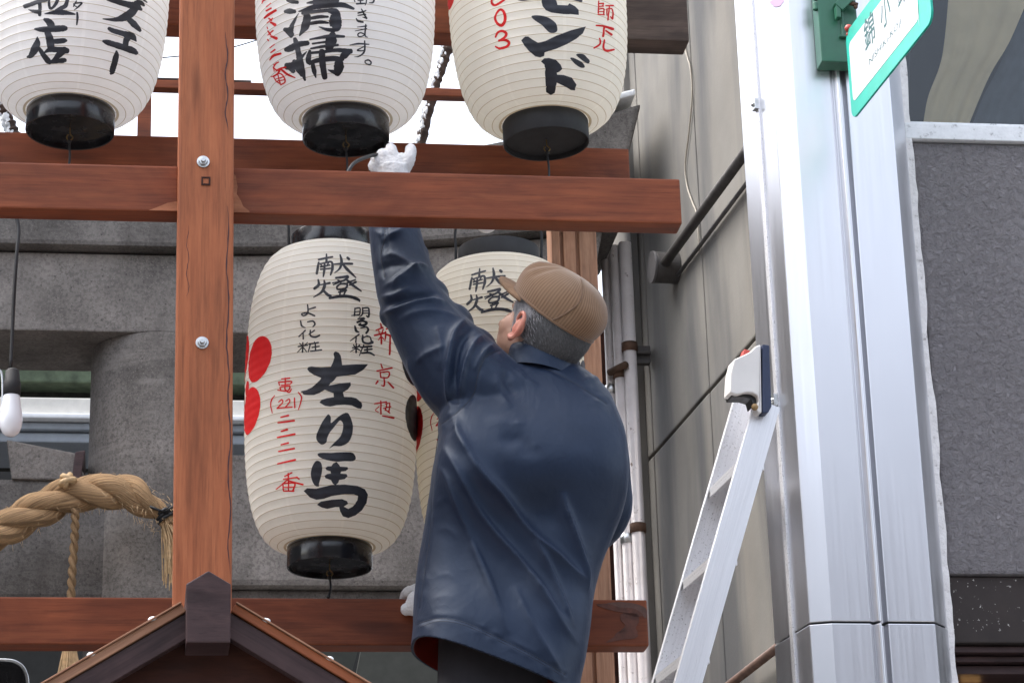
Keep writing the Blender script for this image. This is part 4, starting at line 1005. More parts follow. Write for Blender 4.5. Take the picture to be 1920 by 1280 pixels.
# --- upper middle lantern
l2 = Lantern(648, 193, LU, 0.3, 'white', 'lacquer', 'middle upper white lantern just above the raised white glove')
l2.crop('ink', 480, 0, 7.529, [
 [(450, 0, 60), (510, 20, 70), (580, 35, 50)], [(415, 165, 50), (470, 160, 80), (540, 165, 55)],
 [(600, 190, 8), (550, 280, 36), (500, 370, 60)], [(410, 420, 60), (450, 440, 90), (500, 490, 80)], [(510, 380, 60), (475, 450, 100), (495, 510, 60)],
 [(720, 45, 20), (850, 30, 60), (1150, 15, 50)], [(875, -20, 150), (880, 60, 150)],
 [(605, 165, 20), (700, 140, 50), (850, 95, 75), (1050, 75, 75), (1230, 75, 70), (1375, 125, 36)],
 [(690, 180, 60), (720, 250, 110), (690, 380, 110), (615, 505, 20)], [(660, 190, 50), (800, 170, 55), (1000, 150, 55)],
 [(1020, 150, 60), (1115, 180, 120), (1120, 300, 180), (1125, 390, 150), (1100, 430, 60)], [(890, 382, 15), (1000, 420, 50), (1100, 430, 60)],
 [(770, 262, 45), (900, 240, 50), (1015, 240, 30)], [(770, 335, 45), (900, 315, 50), (1015, 325, 30)],
 [(550, 560, 60), (570, 620, 80), (600, 750, 80), (620, 850, 95), (650, 980, 85), (690, 1130, 34)], [(425, 705, 60), (480, 690, 95), (600, 630, 85), (725, 612, 65)],
 [(430, 920, 60), (480, 940, 110), (525, 1005, 70)], [(440, 950, 80), (560, 900, 85), (650, 800, 46), (718, 730, 10)], [(540, 870, 60), (590, 980, 66), (650, 1060, 60)],
 [(765, 560, 25), (880, 540, 40), (1050, 515, 58), (1240, 520, 38)], [(1080, 500, 100), (1060, 580, 165), (1030, 680, 110)], [(800, 620, 28), (980, 595, 32)], [(778, 690, 28), (950, 660, 42), (1155, 640, 36)],
 [(760, 725, 40), (745, 800, 75), (740, 870, 75), (760, 905, 40)], [(780, 750, 38), (950, 735, 46), (1150, 710, 56), (1330, 730, 76)], [(1335, 720, 60), (1250, 780, 105), (1200, 830, 60)],
 [(930, 740, 95), (940, 900, 95), (970, 1090, 80)], [(750, 890, 46), (900, 850, 70), (1100, 830, 72), (1220, 840, 56)], [(800, 900, 56), (820, 1000, 66), (845, 1095, 20)],
 [(1170, 850, 100), (1170, 950, 145), (1150, 1030, 100)], [(1020, 990, 15), (1100, 1020, 60), (1170, 1030, 70)]])
l2.crop('ink', 480, 0, 7.529, [
 [(1385, 0, 12), (1395, 30, 15)], [(1420, 60, 20), (1530, 55, 20)], [(1440, 10, 15), (1510, 10, 15)], [(1475, -10, 18), (1475, 60, 18)], [(1560, -8, 15), (1555, 40, 18), (1540, 80, 8)], [(1670, -8, 22), (1650, 40, 22), (1600, 45, 12)],
 [(1440, 190, 18), (1500, 175, 22), (1550, 155, 15)], [(1440, 222, 14), (1545, 208, 18)], [(1490, 130, 14), (1520, 190, 22), (1560, 260, 26)], [(1560, 260, 20), (1510, 245, 12)], [(1415, 265, 14), (1440, 300, 26), (1510, 315, 22)],
 [(1430, 385, 10), (1560, 370, 18)], [(1400, 440, 8), (1560, 410, 18)], [(1550, 350, 18), (1540, 500, 20), (1575, 530, 10)], [(1540, 490, 16), (1480, 465, 16), (1440, 485, 18), (1450, 520, 18), (1500, 515, 16), (1540, 490, 14)],
 [(1325, 640, 10), (1450, 620, 24), (1595, 630, 14)], [(1535, 580, 16), (1535, 700, 24), (1510, 760, 22), (1450, 800, 16), (1390, 805, 5)], [(1530, 660, 14), (1430, 710, 16), (1480, 720, 16), (1530, 715, 14)],
 [(1545, 860, 18), (1590, 850, 20), (1625, 880, 20), (1610, 915, 20), (1560, 905, 18), (1540, 880, 16), (1550, 855, 14)]], 1.15)
l2.crop('red_ink', 480, 0, 7.529, [
 [(90, 20, 20), (140, -5, 20)], [(85, 50, 12), (110, 10, 12)],
 [(150, 100, 15), (210, 50, 12)], [(145, 155, 22), (210, 120, 22)], [(120, 260, 20), (180, 210, 30), (280, 150, 25)], [(180, 265, 20), (220, 290, 22)], [(160, 330, 12), (235, 265, 18)], [(155, 385, 12), (165, 410, 14)], [(210, 320, 25), (270, 355, 40)],
 [(170, 440, 15), (200, 490, 25)], [(165, 500, 12), (240, 435, 18)], [(165, 560, 15), (180, 580, 14)], [(215, 515, 25), (285, 545, 40)], [(200, 680, 12), (265, 630, 12)], [(210, 745, 18), (265, 705, 22)], [(195, 850, 15), (250, 790, 28), (345, 760, 28)],
 [(250, 920, 12), (320, 880, 14)], [(290, 890, 14), (250, 960, 18), (310, 1000, 18)], [(240, 950, 10), (260, 1010, 14)], [(290, 1000, 20), (350, 970, 22), (420, 955, 20)], [(360, 985, 25), (440, 1050, 28), (550, 1100, 15)], [(340, 990, 22), (300, 1050, 22), (215, 1090, 10)],
 [(250, 1090, 14), (290, 1150, 16), (350, 1190, 18)], [(260, 1080, 14), (330, 1040, 16), (390, 1080, 18), (410, 1160, 20), (350, 1200, 18)], [(310, 1060, 14), (340, 1170, 16)], [(280, 1120, 12), (390, 1090, 14)], [(300, 1150, 12), (400, 1130, 14)]], 1.15)
l2.finish()

# --- upper right lantern
l3 = Lantern(1021, 201, LU, -1.6, 'ivory', 'matt', 'right upper ivory lantern with big black characters and red digits 03 on its left')
l3.cropfill('ink', 900, 0, 6.737, [
 [(650, 210), (700, 195), (800, 205), (890, 240), (960, 300), (978, 380), (950, 415), (900, 420), (860, 400), (780, 320), (680, 250)],
 [(1140, 740), (1170, 730), (1230, 755), (1300, 800), (1325, 850), (1270, 855), (1190, 800)], [(1215, 695), (1250, 680), (1310, 690), (1350, 725), (1388, 770), (1365, 808), (1310, 780), (1250, 730)]])
l3.cropfill('ink', 900, 0, 6.737, [
 [(765, -30), (790, 80), (830, 130), (900, 160), (1050, 180), (1250, 190), (1245, 130), (1200, 80), (1130, 45), (1110, 70), (980, 65), (955, -30)],
 [(520, 510), (570, 465), (610, 465), (660, 500), (735, 545), (830, 520), (960, 455), (1150, 385), (1290, 350), (1338, 338), (1300, 425), (1220, 490), (1100, 560), (960, 620), (815, 665), (810, 710), (760, 728), (700, 715), (620, 650), (560, 580)],
 [(770, 780), (810, 740), (870, 735), (960, 760), (1020, 820), (1040, 875), (1000, 910), (970, 920), (975, 945), (1060, 950), (1160, 985), (1220, 1070), (1200, 1145), (1150, 1140), (1080, 1100), (970, 1045), (955, 1130), (945, 1175), (895, 1205), (835, 1165), (825, 1000), (815, 820)]], 0)
l3.crop('ink', 900, 0, 6.737, [[(480, -5, 20), (540, 6, 22), (640, -4, 12)], [(1160, -10, 20), (1275, 14, 40)]])
l3.crop('red_ink', 900, 0, 6.737, [
 [(150, -5, 20), (150, 45, 28), (190, 68, 28), (250, 38, 26), (310, -5, 25)], [(205, 180, 24), (190, 240, 26), (220, 300, 30), (270, 325, 32), (310, 280, 34), (315, 200, 34), (290, 140, 30), (250, 125, 26), (212, 165, 24), (203, 190, 22)],
 [(195, 470, 20), (225, 415, 26), (280, 395, 30), (330, 425, 32), (310, 475, 30), (240, 520, 24)], [(240, 515, 24), (320, 510, 30), (365, 540, 32), (340, 590, 32), (250, 615, 28), (195, 590, 18)],
 [(1500, 15, 14), (1495, 165, 18)], [(1500, 50, 16), (1560, 45, 16)], [(1560, 50, 14), (1550, 80, 14)], [(1500, 85, 14), (1560, 80, 16)], [(1500, 120, 14), (1560, 115, 16), (1565, 180, 16)], [(1490, 185, 16), (1570, 190, 16)], [(1500, 150, 12), (1560, 150, 12)],
 [(1590, 75, 14), (1680, 75, 20)], [(1635, 80, 16), (1615, 255, 18)], [(1600, 125, 14), (1605, 195, 14)], [(1595, 120, 14), (1670, 120, 16), (1675, 240, 20), (1650, 215, 14)],
 [(1470, 325, 18), (1560, 335, 22), (1675, 370, 35)], [(1570, 340, 22), (1555, 460, 26)], [(1590, 390, 18), (1660, 440, 30)], [(1510, 490, 18), (1515, 560, 22), (1440, 610, 18)], [(1570, 510, 20), (1560, 610, 26), (1600, 645, 30), (1690, 630, 22)]], 1.1)
th, zz = l3.at(846, -6)
l3.disc('red_ink', th - .02, zz + .03, .052)
l3.finish()

# --- lower lanterns (same sponsor, same print, the right one turned a little)
l4 = Lantern(618, 1004, LD, 0.9, 'ivory', 'lacquer', 'lower left cream lantern with large black characters and red petals, left of the man')
l4.cropfill('ink', 540, 650, 9.844, [[(840, 130), (855, 95), (885, 85), (940, 110), (975, 165), (988, 240), (1000, 335), (1250, 320), (1480, 320), (1440, 370), (1390, 425), (1240, 510), (900, 550), (850, 615), (750, 715), (950, 675), (1155, 655), (1160, 710), (1110, 780), (1015, 840), (1035, 920), (1170, 925), (1260, 945), (1360, 1030), (1372, 1090), (1350, 1140), (1290, 1135), (1180, 1080), (1050, 1065), (890, 1075), (780, 1100), (680, 1085), (580, 1025), (620, 980), (720, 945), (845, 925), (840, 855), (760, 825), (680, 790), (580, 850), (480, 885), (380, 888), (290, 880), (230, 820), (340, 795), (440, 745), (520, 680), (600, 600), (610, 570), (480, 520), (390, 460), (355, 410), (375, 375), (430, 362), (600, 380), (790, 370), (830, 280), (855, 200)]], 0)
l4.cropfill('ink', 550, 760, 5.819, [
 [(385, 95), (410, 130), (410, 190), (470, 140), (530, 95), (590, 78), (625, 130), (650, 220), (640, 320), (600, 400), (520, 440), (440, 440), (390, 470), (440, 410), (510, 340), (540, 260), (540, 190), (510, 160), (480, 190), (440, 240), (400, 290), (370, 350), (360, 400), (310, 425), (260, 385), (250, 330), (280, 250), (320, 170), (360, 115)],
 [(265, 540), (290, 515), (420, 515), (480, 510), (620, 508), (665, 530), (682, 575), (650, 605), (560, 605), (480, 610), (400, 600), (320, 580)], [(260, 600), (300, 620), (315, 680), (305, 760), (280, 850), (280, 880), (240, 875), (205, 820), (190, 740), (205, 670), (230, 620)]], 3)
l4.cropfill('ink', 550, 760, 5.819, [
 [(470, 612), (500, 645), (510, 665), (590, 670), (600, 690), (570, 712), (520, 718), (515, 740), (580, 745), (592, 770), (560, 800), (500, 810), (490, 840), (460, 870), (430, 850), (410, 810), (350, 790), (340, 765), (370, 745), (410, 740), (405, 715), (360, 700), (350, 680), (375, 662), (415, 660), (435, 630)],
 [(112, 930), (150, 900), (250, 905), (420, 865), (560, 860), (700, 875), (780, 910), (815, 970), (800, 1060), (750, 1140), (680, 1195), (600, 1225), (540, 1205), (510, 1150), (500, 1105), (460, 1105), (370, 1125), (310, 1110), (258, 1080), (300, 1045), (420, 1025), (530, 1018), (585, 1040), (598, 1070), (550, 1100), (600, 1125), (650, 1100), (700, 1030), (705, 985), (660, 968), (560, 965), (420, 985), (330, 1015), (250, 1025), (180, 1000)]], 0)
l4.crop('ink', 570, 460, 5.817, [
 [(160, 155, 16), (230, 140, 18), (310, 125, 16)], [(245, 95, 12), (245, 180, 22)], [(160, 185, 16), (150, 240, 22), (140, 305, 22)], [(160, 205, 14), (230, 190, 16), (300, 180, 18), (310, 250, 24), (290, 320, 14)], [(180, 235, 14), (280, 215, 14)], [(180, 260, 14), (290, 250, 14)], [(185, 210, 14), (200, 235, 10)], [(265, 195, 14), (250, 220, 10)], [(225, 210, 18), (220, 280, 22), (210, 340, 12)],
 [(330, 205, 14), (420, 200, 20), (525, 200, 20)], [(395, 105, 14), (410, 180, 26), (390, 250, 18), (335, 300, 8)], [(425, 210, 18), (480, 270, 26), (565, 350, 10)], [(475, 135, 22), (490, 150, 22)],
 [(155, 375, 14), (160, 430, 26), (115, 470, 24)], [(220, 385, 14), (225, 440, 26), (190, 510, 22), (105, 565, 8)], [(180, 430, 12), (280, 410, 20)], [(210, 490, 20), (260, 540, 26), (290, 550, 20)], [(350, 355, 20), (430, 345, 22), (480, 340, 22), (430, 385, 18), (310, 410, 10)],
 [(370, 380, 14), (400, 400, 18)], [(460, 370, 18), (540, 440, 24), (625, 500, 10)], [(470, 410, 14), (560, 375, 14)], [(500, 430, 16), (565, 400, 18)], [(320, 430, 12), (400, 395, 14)], [(360, 450, 18), (400, 420, 16), (470, 425, 18), (450, 470, 18), (370, 480, 16), (358, 455, 14)], [(380, 510, 16), (460, 490, 18)], [(400, 490, 14), (390, 540, 14)], [(455, 490, 16), (430, 550, 14)], [(280, 575, 20), (400, 555, 26), (500, 560, 26), (590, 590, 24), (605, 610, 12)],
 [(555, 685, 12), (550, 765, 14)], [(555, 690, 12), (610, 685, 12), (605, 760, 12)], [(560, 725, 10), (605, 720, 10)], [(520, 765, 8), (600, 758, 14)], [(640, 680, 12), (635, 750, 14), (600, 785, 6)], [(640, 685, 12), (705, 685, 14), (705, 775, 18), (680, 765, 8)], [(645, 715, 10), (700, 712, 10)], [(645, 740, 10), (700, 738, 10)],
 [(590, 800, 14), (660, 795, 18), (575, 840, 14), (640, 825, 16), (685, 845, 20), (650, 870, 22), (600, 865, 16), (620, 850, 12)], [(555, 880, 14), (570, 930, 22), (600, 945, 10)], [(620, 900, 12), (680, 890, 16), (700, 920, 20), (680, 955, 18)],
 [(600, 970, 14), (505, 1040, 8)], [(570, 1000, 12), (565, 1055, 14)], [(690, 985, 12), (630, 1015, 10)], [(640, 980, 14), (645, 1050, 18), (700, 1070, 20), (745, 1055, 26)], [(690, 990, 14), (720, 1000, 12), (740, 1060, 14)],
 [(530, 1115, 12), (610, 1100, 14)], [(570, 1070, 12), (568, 1165, 16)], [(565, 1120, 10), (505, 1160, 6)], [(580, 1125, 14), (620, 1150, 10)], [(540, 1085, 10), (555, 1105, 10)], [(605, 1085, 10), (590, 1100, 8)], [(620, 1110, 14), (735, 1100, 18)], [(650, 1085, 12), (650, 1110, 12)], [(640, 1110, 12), (605, 1200, 8)], [(660, 1140, 14), (740, 1130, 16)], [(690, 1105, 14), (690, 1165, 16)], [(630, 1175, 14), (710, 1170, 20), (765, 1198, 12)]], 1.3)
l4.crop('ink', 490, 560, 3.462, [
 [(300, 40, 8), (302, 90, 10), (275, 110, 9), (262, 98, 8), (300, 92, 9), (345, 110, 10)], [(305, 70, 8), (350, 55, 10)], [(255, 145, 8), (262, 175, 10), (285, 188, 6)], [(300, 150, 7), (335, 145, 9), (348, 165, 10), (335, 182, 7)],
 [(285, 205, 8), (245, 245, 8)], [(272, 225, 8), (272, 260, 9)], [(345, 205, 8), (310, 230, 7)], [(318, 205, 8), (320, 240, 10), (350, 248, 11), (378, 238, 9)],
 [(240, 310, 8), (300, 300, 8)], [(270, 285, 8), (268, 345, 10)], [(265, 315, 6), (235, 348, 5)], [(272, 315, 6), (295, 345, 6)], [(250, 290, 6), (260, 300, 6)], [(300, 285, 6), (285, 300, 5)], [(310, 295, 8), (370, 285, 9)], [(318, 295, 8), (305, 345, 6)], [(345, 280, 6), (345, 290, 6)], [(330, 315, 8), (375, 308, 8)], [(350, 295, 8), (352, 335, 9)], [(320, 340, 8), (390, 332, 10)]], 1.15)
l4.crop('red_ink', 570, 460, 5.817, [
 [(835, 850, 10), (845, 890, 16)], [(785, 925, 10), (860, 895, 16)], [(815, 920, 10), (820, 960, 10)], [(865, 915, 12), (850, 955, 10)], [(770, 980, 14), (880, 955, 18)], [(840, 960, 14), (845, 1070, 16)], [(835, 1000, 10), (810, 1030, 8)], [(850, 1000, 12), (870, 1020, 10)], [(900, 910, 14), (935, 895, 12)], [(890, 940, 12), (890, 1000, 14), (880, 1040, 8)], [(890, 970, 14), (985, 995, 22)], [(940, 1000, 14), (935, 1185, 18)]], 1.3)
l4.crop('red_ink', 420, 400, 3.368, [
 [(990, 950, 6), (1000, 975, 9)], [(965, 995, 8), (1060, 975, 9)], [(985, 1000, 6), (990, 1030, 8)], [(985, 1005, 7), (1040, 1000, 9), (1035, 1035, 8), (990, 1035, 7)], [(1010, 1035, 8), (1012, 1085, 10), (995, 1085, 6)], [(970, 1060, 11), (960, 1075, 8)], [(1035, 1065, 8), (1070, 1100, 10)],
 [(365, 1045, 7), (415, 1040, 8)], [(345, 1065, 7), (350, 1085, 6)], [(350, 1065, 7), (425, 1060, 8), (415, 1080, 6)], [(388, 1040, 7), (385, 1110, 8)], [(360, 1085, 6), (410, 1078, 6)], [(355, 1100, 7), (360, 1120, 6)], [(360, 1095, 6), (415, 1090, 8), (400, 1120, 8), (340, 1115, 6)], [(385, 1110, 7), (410, 1130, 8), (425, 1110, 6)],
 [(320, 1150, 5), (295, 1195, 7), (305, 1260, 5)], [(345, 1190, 6), (365, 1175, 7), (370, 1195, 7), (335, 1230, 7)], [(335, 1230, 7), (385, 1225, 7)], [(390, 1185, 6), (410, 1172, 7), (415, 1190, 7), (385, 1225, 6)], [(385, 1225, 7), (430, 1222, 7)], [(445, 1165, 7), (447, 1225, 8)], [(470, 1130, 6), (490, 1165, 8), (470, 1240, 5)]], 1.2)
l4.crop('red_ink', 420, 700, 2.909, [
 [(820, 165, 6), (885, 155, 7)], [(855, 150, 6), (855, 220, 8)], [(845, 180, 5), (825, 200, 4), (840, 210, 5)], [(880, 165, 5), (905, 160, 5)], [(870, 190, 5), (910, 180, 6)], [(890, 160, 6), (880, 200, 6)], [(905, 165, 6), (900, 210, 7)], [(880, 195, 6), (905, 215, 6)], [(865, 230, 6), (925, 242, 9)],
 [(310, 238, 7), (350, 228, 9)], [(295, 268, 7), (382, 256, 9)], [(312, 315, 7), (345, 305, 9)], [(292, 348, 7), (385, 330, 10)], [(312, 388, 7), (350, 378, 9)], [(298, 424, 7), (382, 408, 9)], [(294, 492, 7), (388, 470, 10)],
 [(370, 540, 6), (330, 560, 6)], [(325, 575, 6), (400, 565, 6)], [(350, 545, 7), (352, 600, 8)], [(345, 580, 6), (285, 630, 5)], [(355, 585, 7), (430, 605, 8)], [(320, 600, 6), (325, 640, 6)], [(320, 600, 6), (385, 598, 7), (375, 640, 8)], [(325, 620, 5), (380, 618, 5)], [(352, 600, 6), (352, 640, 6)], [(328, 640, 6), (380, 640, 7)], [(395, 565, 7), (410, 575, 6)]], 1.2)
ta, za = l4.at(483, 673); tb, zb_ = l4.at(469, 769)
l4.disc('red_ink', ta, za, .051); l4.disc('red_ink', tb - .02, zb_, .052)
dz = (za - zb_)
l4.disc('red_ink', ta - .52, za + .035, .051); l4.disc('red_ink', tb - .60, zb_ + .02, .051); l4.disc('red_ink', ta - .85, (za + zb_) / 2 - .02, .051); l4.disc('red_ink', ta - .30, (za + zb_) / 2 + .005, .016)
tc_, zc3 = l4.at(760, 690); td_, zd3 = l4.at(767, 775)
l4.disc('ink', tc_ + .17, zc3 + .02, .048); l4.disc('ink', td_ + .17, zd3, .052); l4.disc('ink', td_ + .62, zd3, .05); l4.disc('ink', tc_ + .58, zc3 + .02, .048)
l4.finish()
l5 = Lantern(942, 1026, LD, 0.9, 'cream', 'matt', 'lower right cream lantern mostly hidden behind the man, dusty black rim beside his cap')
for mat, nm in (('ink', 'black_character'), ('red_ink', 'red_character')):
    for me in l4.print_[mat]: put(me.name.split('.')[0], me, l5.root, l5.mw @ Matrix.Rotation(-.25, 4, 'Z'))
# hanging wires: handle top to the beams, and tie strings below
def strings(l, py_tie, ztie, top_beam_z, d_tie):
    a = l.mw @ Vector((0, 0, HB + RIM_H + .125))
    mb = MB(); mb.tube([a, Vector((a.x, a.y, top_beam_z))], .0022, 6); mb.build('hanger_wire', M['cord_black'], l.root, smooth=True)
    b = l.mw @ Vector((0, 0, -HB - RIM_H - .018)); e = L(b.dot(U) - .004, d_tie, ztie)
    mid = (b + e) / 2 + U * .004
    mb = MB(); mb.tube([Vector(p) for p in catmull([b, mid, e], 6)], .0028, 6); mb.ball(b - Z * .004, .0055, 8, 6); mb.ball(e + Z * .004, .0048, 8, 6)
    mb.build('tie_string', M['cord_black'], l.root, smooth=True)
for l in (l1, l2, l3): strings(l, 320, W(660, 352, 5.935).z, l.mw.translation.z + HB + RIM_H + .2, 5.935)
for l in (l4, l5): strings(l, 1122, zt4 + .002, (l.mw @ Vector((0, 0, HB + RIM_H + .15))).z, DL + .01)
# iron hook bar under the string on the lower beam

# ================================================================== THE MAN
DM = 5.65
MAN = thing('person', L(W(930, 1200, DM).dot(U), DM, 2.06), 'man seen from behind in navy jacket and brown corduroy flat cap, one gloved hand raised', 'person')
def remesh(mb, name, voxel, smooth_it=4, fac=.5):
    me = mb.mesh(name + '_raw', [], True); o = bpy.data.objects.new(name + '_raw', me); COL.objects.link(o)
    md = o.modifiers.new('r', 'REMESH'); md.mode = 'VOXEL'; md.voxel_size = voxel
    if smooth_it:
        sm = o.modifiers.new('s', 'SMOOTH'); sm.factor = fac; sm.iterations = smooth_it
    bpy.context.view_layer.update()
    out = bpy.data.meshes.new_from_object(o.evaluated_get(bpy.context.evaluated_depsgraph_get()))
    bpy.data.objects.remove(o); bpy.data.meshes.remove(me); out.name = name
    out.polygons.foreach_set('use_smooth', [True] * len(out.polygons)); return out
def loft(mb, rings, n=48, ex=2.7):                        # rings: (centre Vector, half width along U, half depth along N)
    b = len(mb.v)
    for c, a, d in rings:
        for k in range(n):
            t_ = 2 * math.pi * k / n; cs_, sn_ = math.cos(t_), math.sin(t_)
            mb.v.append(c + U * (a * math.copysign(abs(cs_) ** (2 / ex), cs_)) + N * (d * math.copysign(abs(sn_) ** (2 / ex), sn_)))
    for i in range(len(rings) - 1):
        for k in range(n):
            p, q = b + i * n + k, b + i * n + (k + 1) % n; mb.f.append([p, q, q + n, p + n]); mb.m.append(0)
    mb.f.append([b + k for k in range(n)][::-1]); e = b + (len(rings) - 1) * n; mb.f.append([e + k for k in range(n)]); mb.m += [0, 0]
def PX(y): return 5200 / ((W(960, y, DM) - EYE).dot(FWD))  # pixels per metre at the man's distance
# --- jacket
rows = [(684, 962, 1086, .066, .040), (692, 940, 1098, .080, .035), (708, 905, 1116, .092, .028), (742, 850, 1144, .100, .012), (785, 824, 1158, .108, -.008), (830, 822, 1168, .116, -.022), (880, 812, 1170, .122, -.028), (920, 807, 1170, .126, -.020),
        (960, 801, 1164, .128, -.002), (1010, 792, 1146, .128, .014), (1060, 784, 1128, .130, .020), (1110, 778, 1114, .134, .016), (1160, 776, 1106, .140, .006), (1200, 772, 1100, .146, -.002), (1250, 768, 1092, .150, -.006), (1300, 766, 1080, .152, -.008), (1380, 766, 1074, .154, -.01)]
rings = []
for y, xl, xr, hd_, dd in rows:
    a = W(xl, y, DM); b = W(xr, y, DM); c = (a + b) / 2 + N * dd; rings.append((Vector((c.x, c.y, c.z)), (b - a).dot(U) / 2, hd_))
# denser rings by spline
def ringspline(rings, n=5):
    A = catmull([(*c, a, d) for c, a, d in rings], n); return [(Vector(r[:3]), r[3], r[4]) for r in A]
mb = MB(); loft(mb, ringspline(rings), 64, 3.0)
for x_, y_, d_, r_ in ((806, 556, 5.67, .044), (846, 612, 5.66, .052), (886, 660, 5.65, .056), (738, 590, 5.68, .032), (778, 480, 5.69, .034)): mb.ball(W(x_, y_, d_), r_, 16, 12)
arm = [(735, 392, 5.715, .0560), (742, 450, 5.705, .060), (757, 510, 5.69, .066), (772, 560, 5.675, .072), (806, 622, 5.66, .082), (850, 682, 5.65, .096), (905, 740, 5.645, .102), (985, 805, 5.645, .095)]
ap = catmull([(*W(x, y, d), r) for x, y, d, r in arm], 6)
mb.tube([Vector(p[:3]) for p in ap], [p[3] for p in ap], 24)
arm2 = [(1060, 745, 5.65, .085), (1110, 820, 5.66, .074), (1127, 900, 5.70, .066), (1130, 965, 5.74, .060), (1080, 1010, 5.84, .053), (960, 1060, 5.90, .048), (850, 1110, 5.92, .044)]
ap2 = catmull([(*W(x, y, d), r) for x, y, d, r in arm2], 6)
mb.tube([Vector(p[:3]) for p in ap2], [p[3] for p in ap2], 20)
jk = remesh(mb, 'jacket', .0040, 11)
# folds measured on the photograph, pressed into the cloth along its normals (mm, spread in photo pixels)
FOLDS = [
 ([(861.6, 804.7), (894.1, 869.7), (938.8, 922.5), (979.4, 979.4), (1003.8, 1007.9), (1052.6, 1052.6), (1095.2, 1091.2)], 19, 12, 34),
 ([(833.1, 837.2), (865.6, 886.0), (898.2, 955.0), (930.7, 1003.8), (971.3, 1052.6), (1011.9, 1105.4), (1040.4, 1146.0), (1068.8, 1174.5)], 14, 10, 26),
 ([(821.0, 871.7), (841.3, 894.1), (865.6, 963.2), (894.1, 1036.3), (914.4, 1085.1), (938.8, 1150.1), (955.0, 1190.7)], 9, 10, 18),
 ([(1001.8, 1014.0), (1020.1, 1052.6), (1044.4, 1105.4), (1060.7, 1146.0), (1074.9, 1176.5)], 9, 7, 9),
 ([(1056.6, 922.5), (1062.7, 955.0), (1081.0, 1020.1), (1095.2, 1076.9), (1099.3, 1109.5)], 14, 9, 12),
 ([(963.2, 1097.3), (987.5, 1150.1), (1020.1, 1207.0), (1060.7, 1272.0)], 6, 9, 16),
 ([(987.5, 1076.9), (1020.1, 1125.7), (1052.6, 1170.4), (1085.1, 1207.0)], 5, 7, 10),
 ([(881.9, 1020.1), (906.3, 1076.9), (922.5, 1125.7)], 3, 8, 10),
 ([(818.9, 993.6), (841.3, 991.6), (859.6, 1011.9)], 1.0, 8, 8),
 ([(816.9, 1081.0), (841.3, 1076.9), (861.6, 1093.2)], 1.0, 8, 8),
 ([(812.8, 951.0), (833.1, 934.7), (847.4, 934.7)], 1.0, 8, 8),
 ([(808.8, 1125.7), (833.1, 1117.6), (853.5, 1125.7)], .8, 8, 8),
 ([(857.5, 784.4), (861.6, 816.9), (881.9, 853.5)], 6, 8, 10),
 ([(938.8, 833.1), (971.3, 829.1), (999.7, 841.3)], -3, 14, 14),
 ([(955.0, 796.6), (987.5, 792.5)], 3, 14, 14),
 ([(950, 690), (952, 715), (966, 738)], -6, 8, 8),
 ([(968, 690), (985, 712), (1010, 722)], 5, 8, 10),
 ([(930, 700), (940, 740), (960, 765)], 4, 8, 10),
 ([(876.9, 593.6), (853.9, 623.2), (844.1, 662.6), (840.8, 711.8), (847.4, 770.9)], 11, 8, 9),
 ([(909.7, 626.5), (890.0, 642.9), (873.6, 679.0), (867.1, 715.1), (863.8, 754.4)], 9, 7, 8),
 ([(929.4, 642.9), (906.5, 662.6), (890.0, 695.4)], 7, 6, 7),
 ([(890.0, 613.3), (863.8, 642.9), (853.9, 682.2), (852.3, 728.2)], -7, 6, 6),
 ([(778.5, 682.2), (801.4, 662.6), (837.5, 649.4)], 4, 9, 9),
 ([(765.3, 669.1), (771.9, 695.4), (788.3, 728.2), (811.3, 770.9)], 5, 8, 9),
 ([(817.8, 610.0), (827.7, 649.4), (824.4, 695.4)], 4, 10, 10),
 ([(716.1, 588.7), (755.5, 575.6), (788.3, 565.7), (834.3, 564.8)], 9, 7, 13),
 ([(725.9, 573.9), (778.5, 556.9), (821.1, 551.6)], -8, 7, 7),
 ([(745.6, 603.5), (778.5, 587.1), (817.8, 583.8), (863.8, 596.9)], 4, 10, 12),
 ([(735.8, 541.1), (762.0, 513.2), (785.0, 498.5), (803.1, 500.1)], 7, 6, 9),
 ([(719.4, 537.8), (739.1, 529.6), (765.3, 516.5)], 4, 6, 8),
 ([(716.1, 482.0), (739.1, 478.8), (765.3, 493.5), (791.6, 511.6)], 5, 6, 8),
 ([(712.8, 452.5), (732.5, 442.7), (762.0, 424.6)], 5, 6, 8),
 ([(699.7, 431.2), (719.4, 439.4), (745.6, 436.1)], 3, 5, 6),
 ([(709.5, 508.3), (732.5, 498.5), (758.8, 498.5)], -4, 6, 6),
 ([(722.7, 419.7), (725.9, 445.9), (722.7, 482.0)], -2.5, 4, 4),
 ([(712.8, 557.5), (739.1, 554.3), (771.9, 537.8)], 5, 7, 8)]
BUMPS = [((1012, 958), 52, 36, -15), ((1020, 868), 95, 58, 4), ((958, 822), 24, 13, -4), ((990, 848), 26, 12, -3), ((940, 790), 20, 12, 3), ((870, 1130), 50, 40, 5)]
SEAMS = [[(940, 655), (912, 668), (897, 700), (887, 740), (858, 772), (825, 796)], [(822, 812), (813, 880), (807, 990), (797, 1065), (786, 1140)], [(985, 682), (1030, 694), (1070, 714), (1105, 735), (1138, 756)],
 [(780, 1170), (820, 1159), (870, 1166), (930, 1193), (1000, 1228), (1060, 1264)], [(712, 412), (722, 440), (714, 480), (722, 520)]]
co = np.empty(len(jk.vertices) * 3); jk.vertices.foreach_get('co', co); co = co.reshape(-1, 3)
nr = np.empty(len(jk.vertices) * 3); jk.vertices.foreach_get('normal', nr); nr = nr.reshape(-1, 3)
pxy = project(co); view = co - np.array(EYE); view /= np.linalg.norm(view, axis=1, keepdims=True)
facing = np.clip(-(nr * view).sum(1) * 2.2, 0, 1) * (co @ np.array(N) < DM + .06)
disp = np.zeros(len(co))
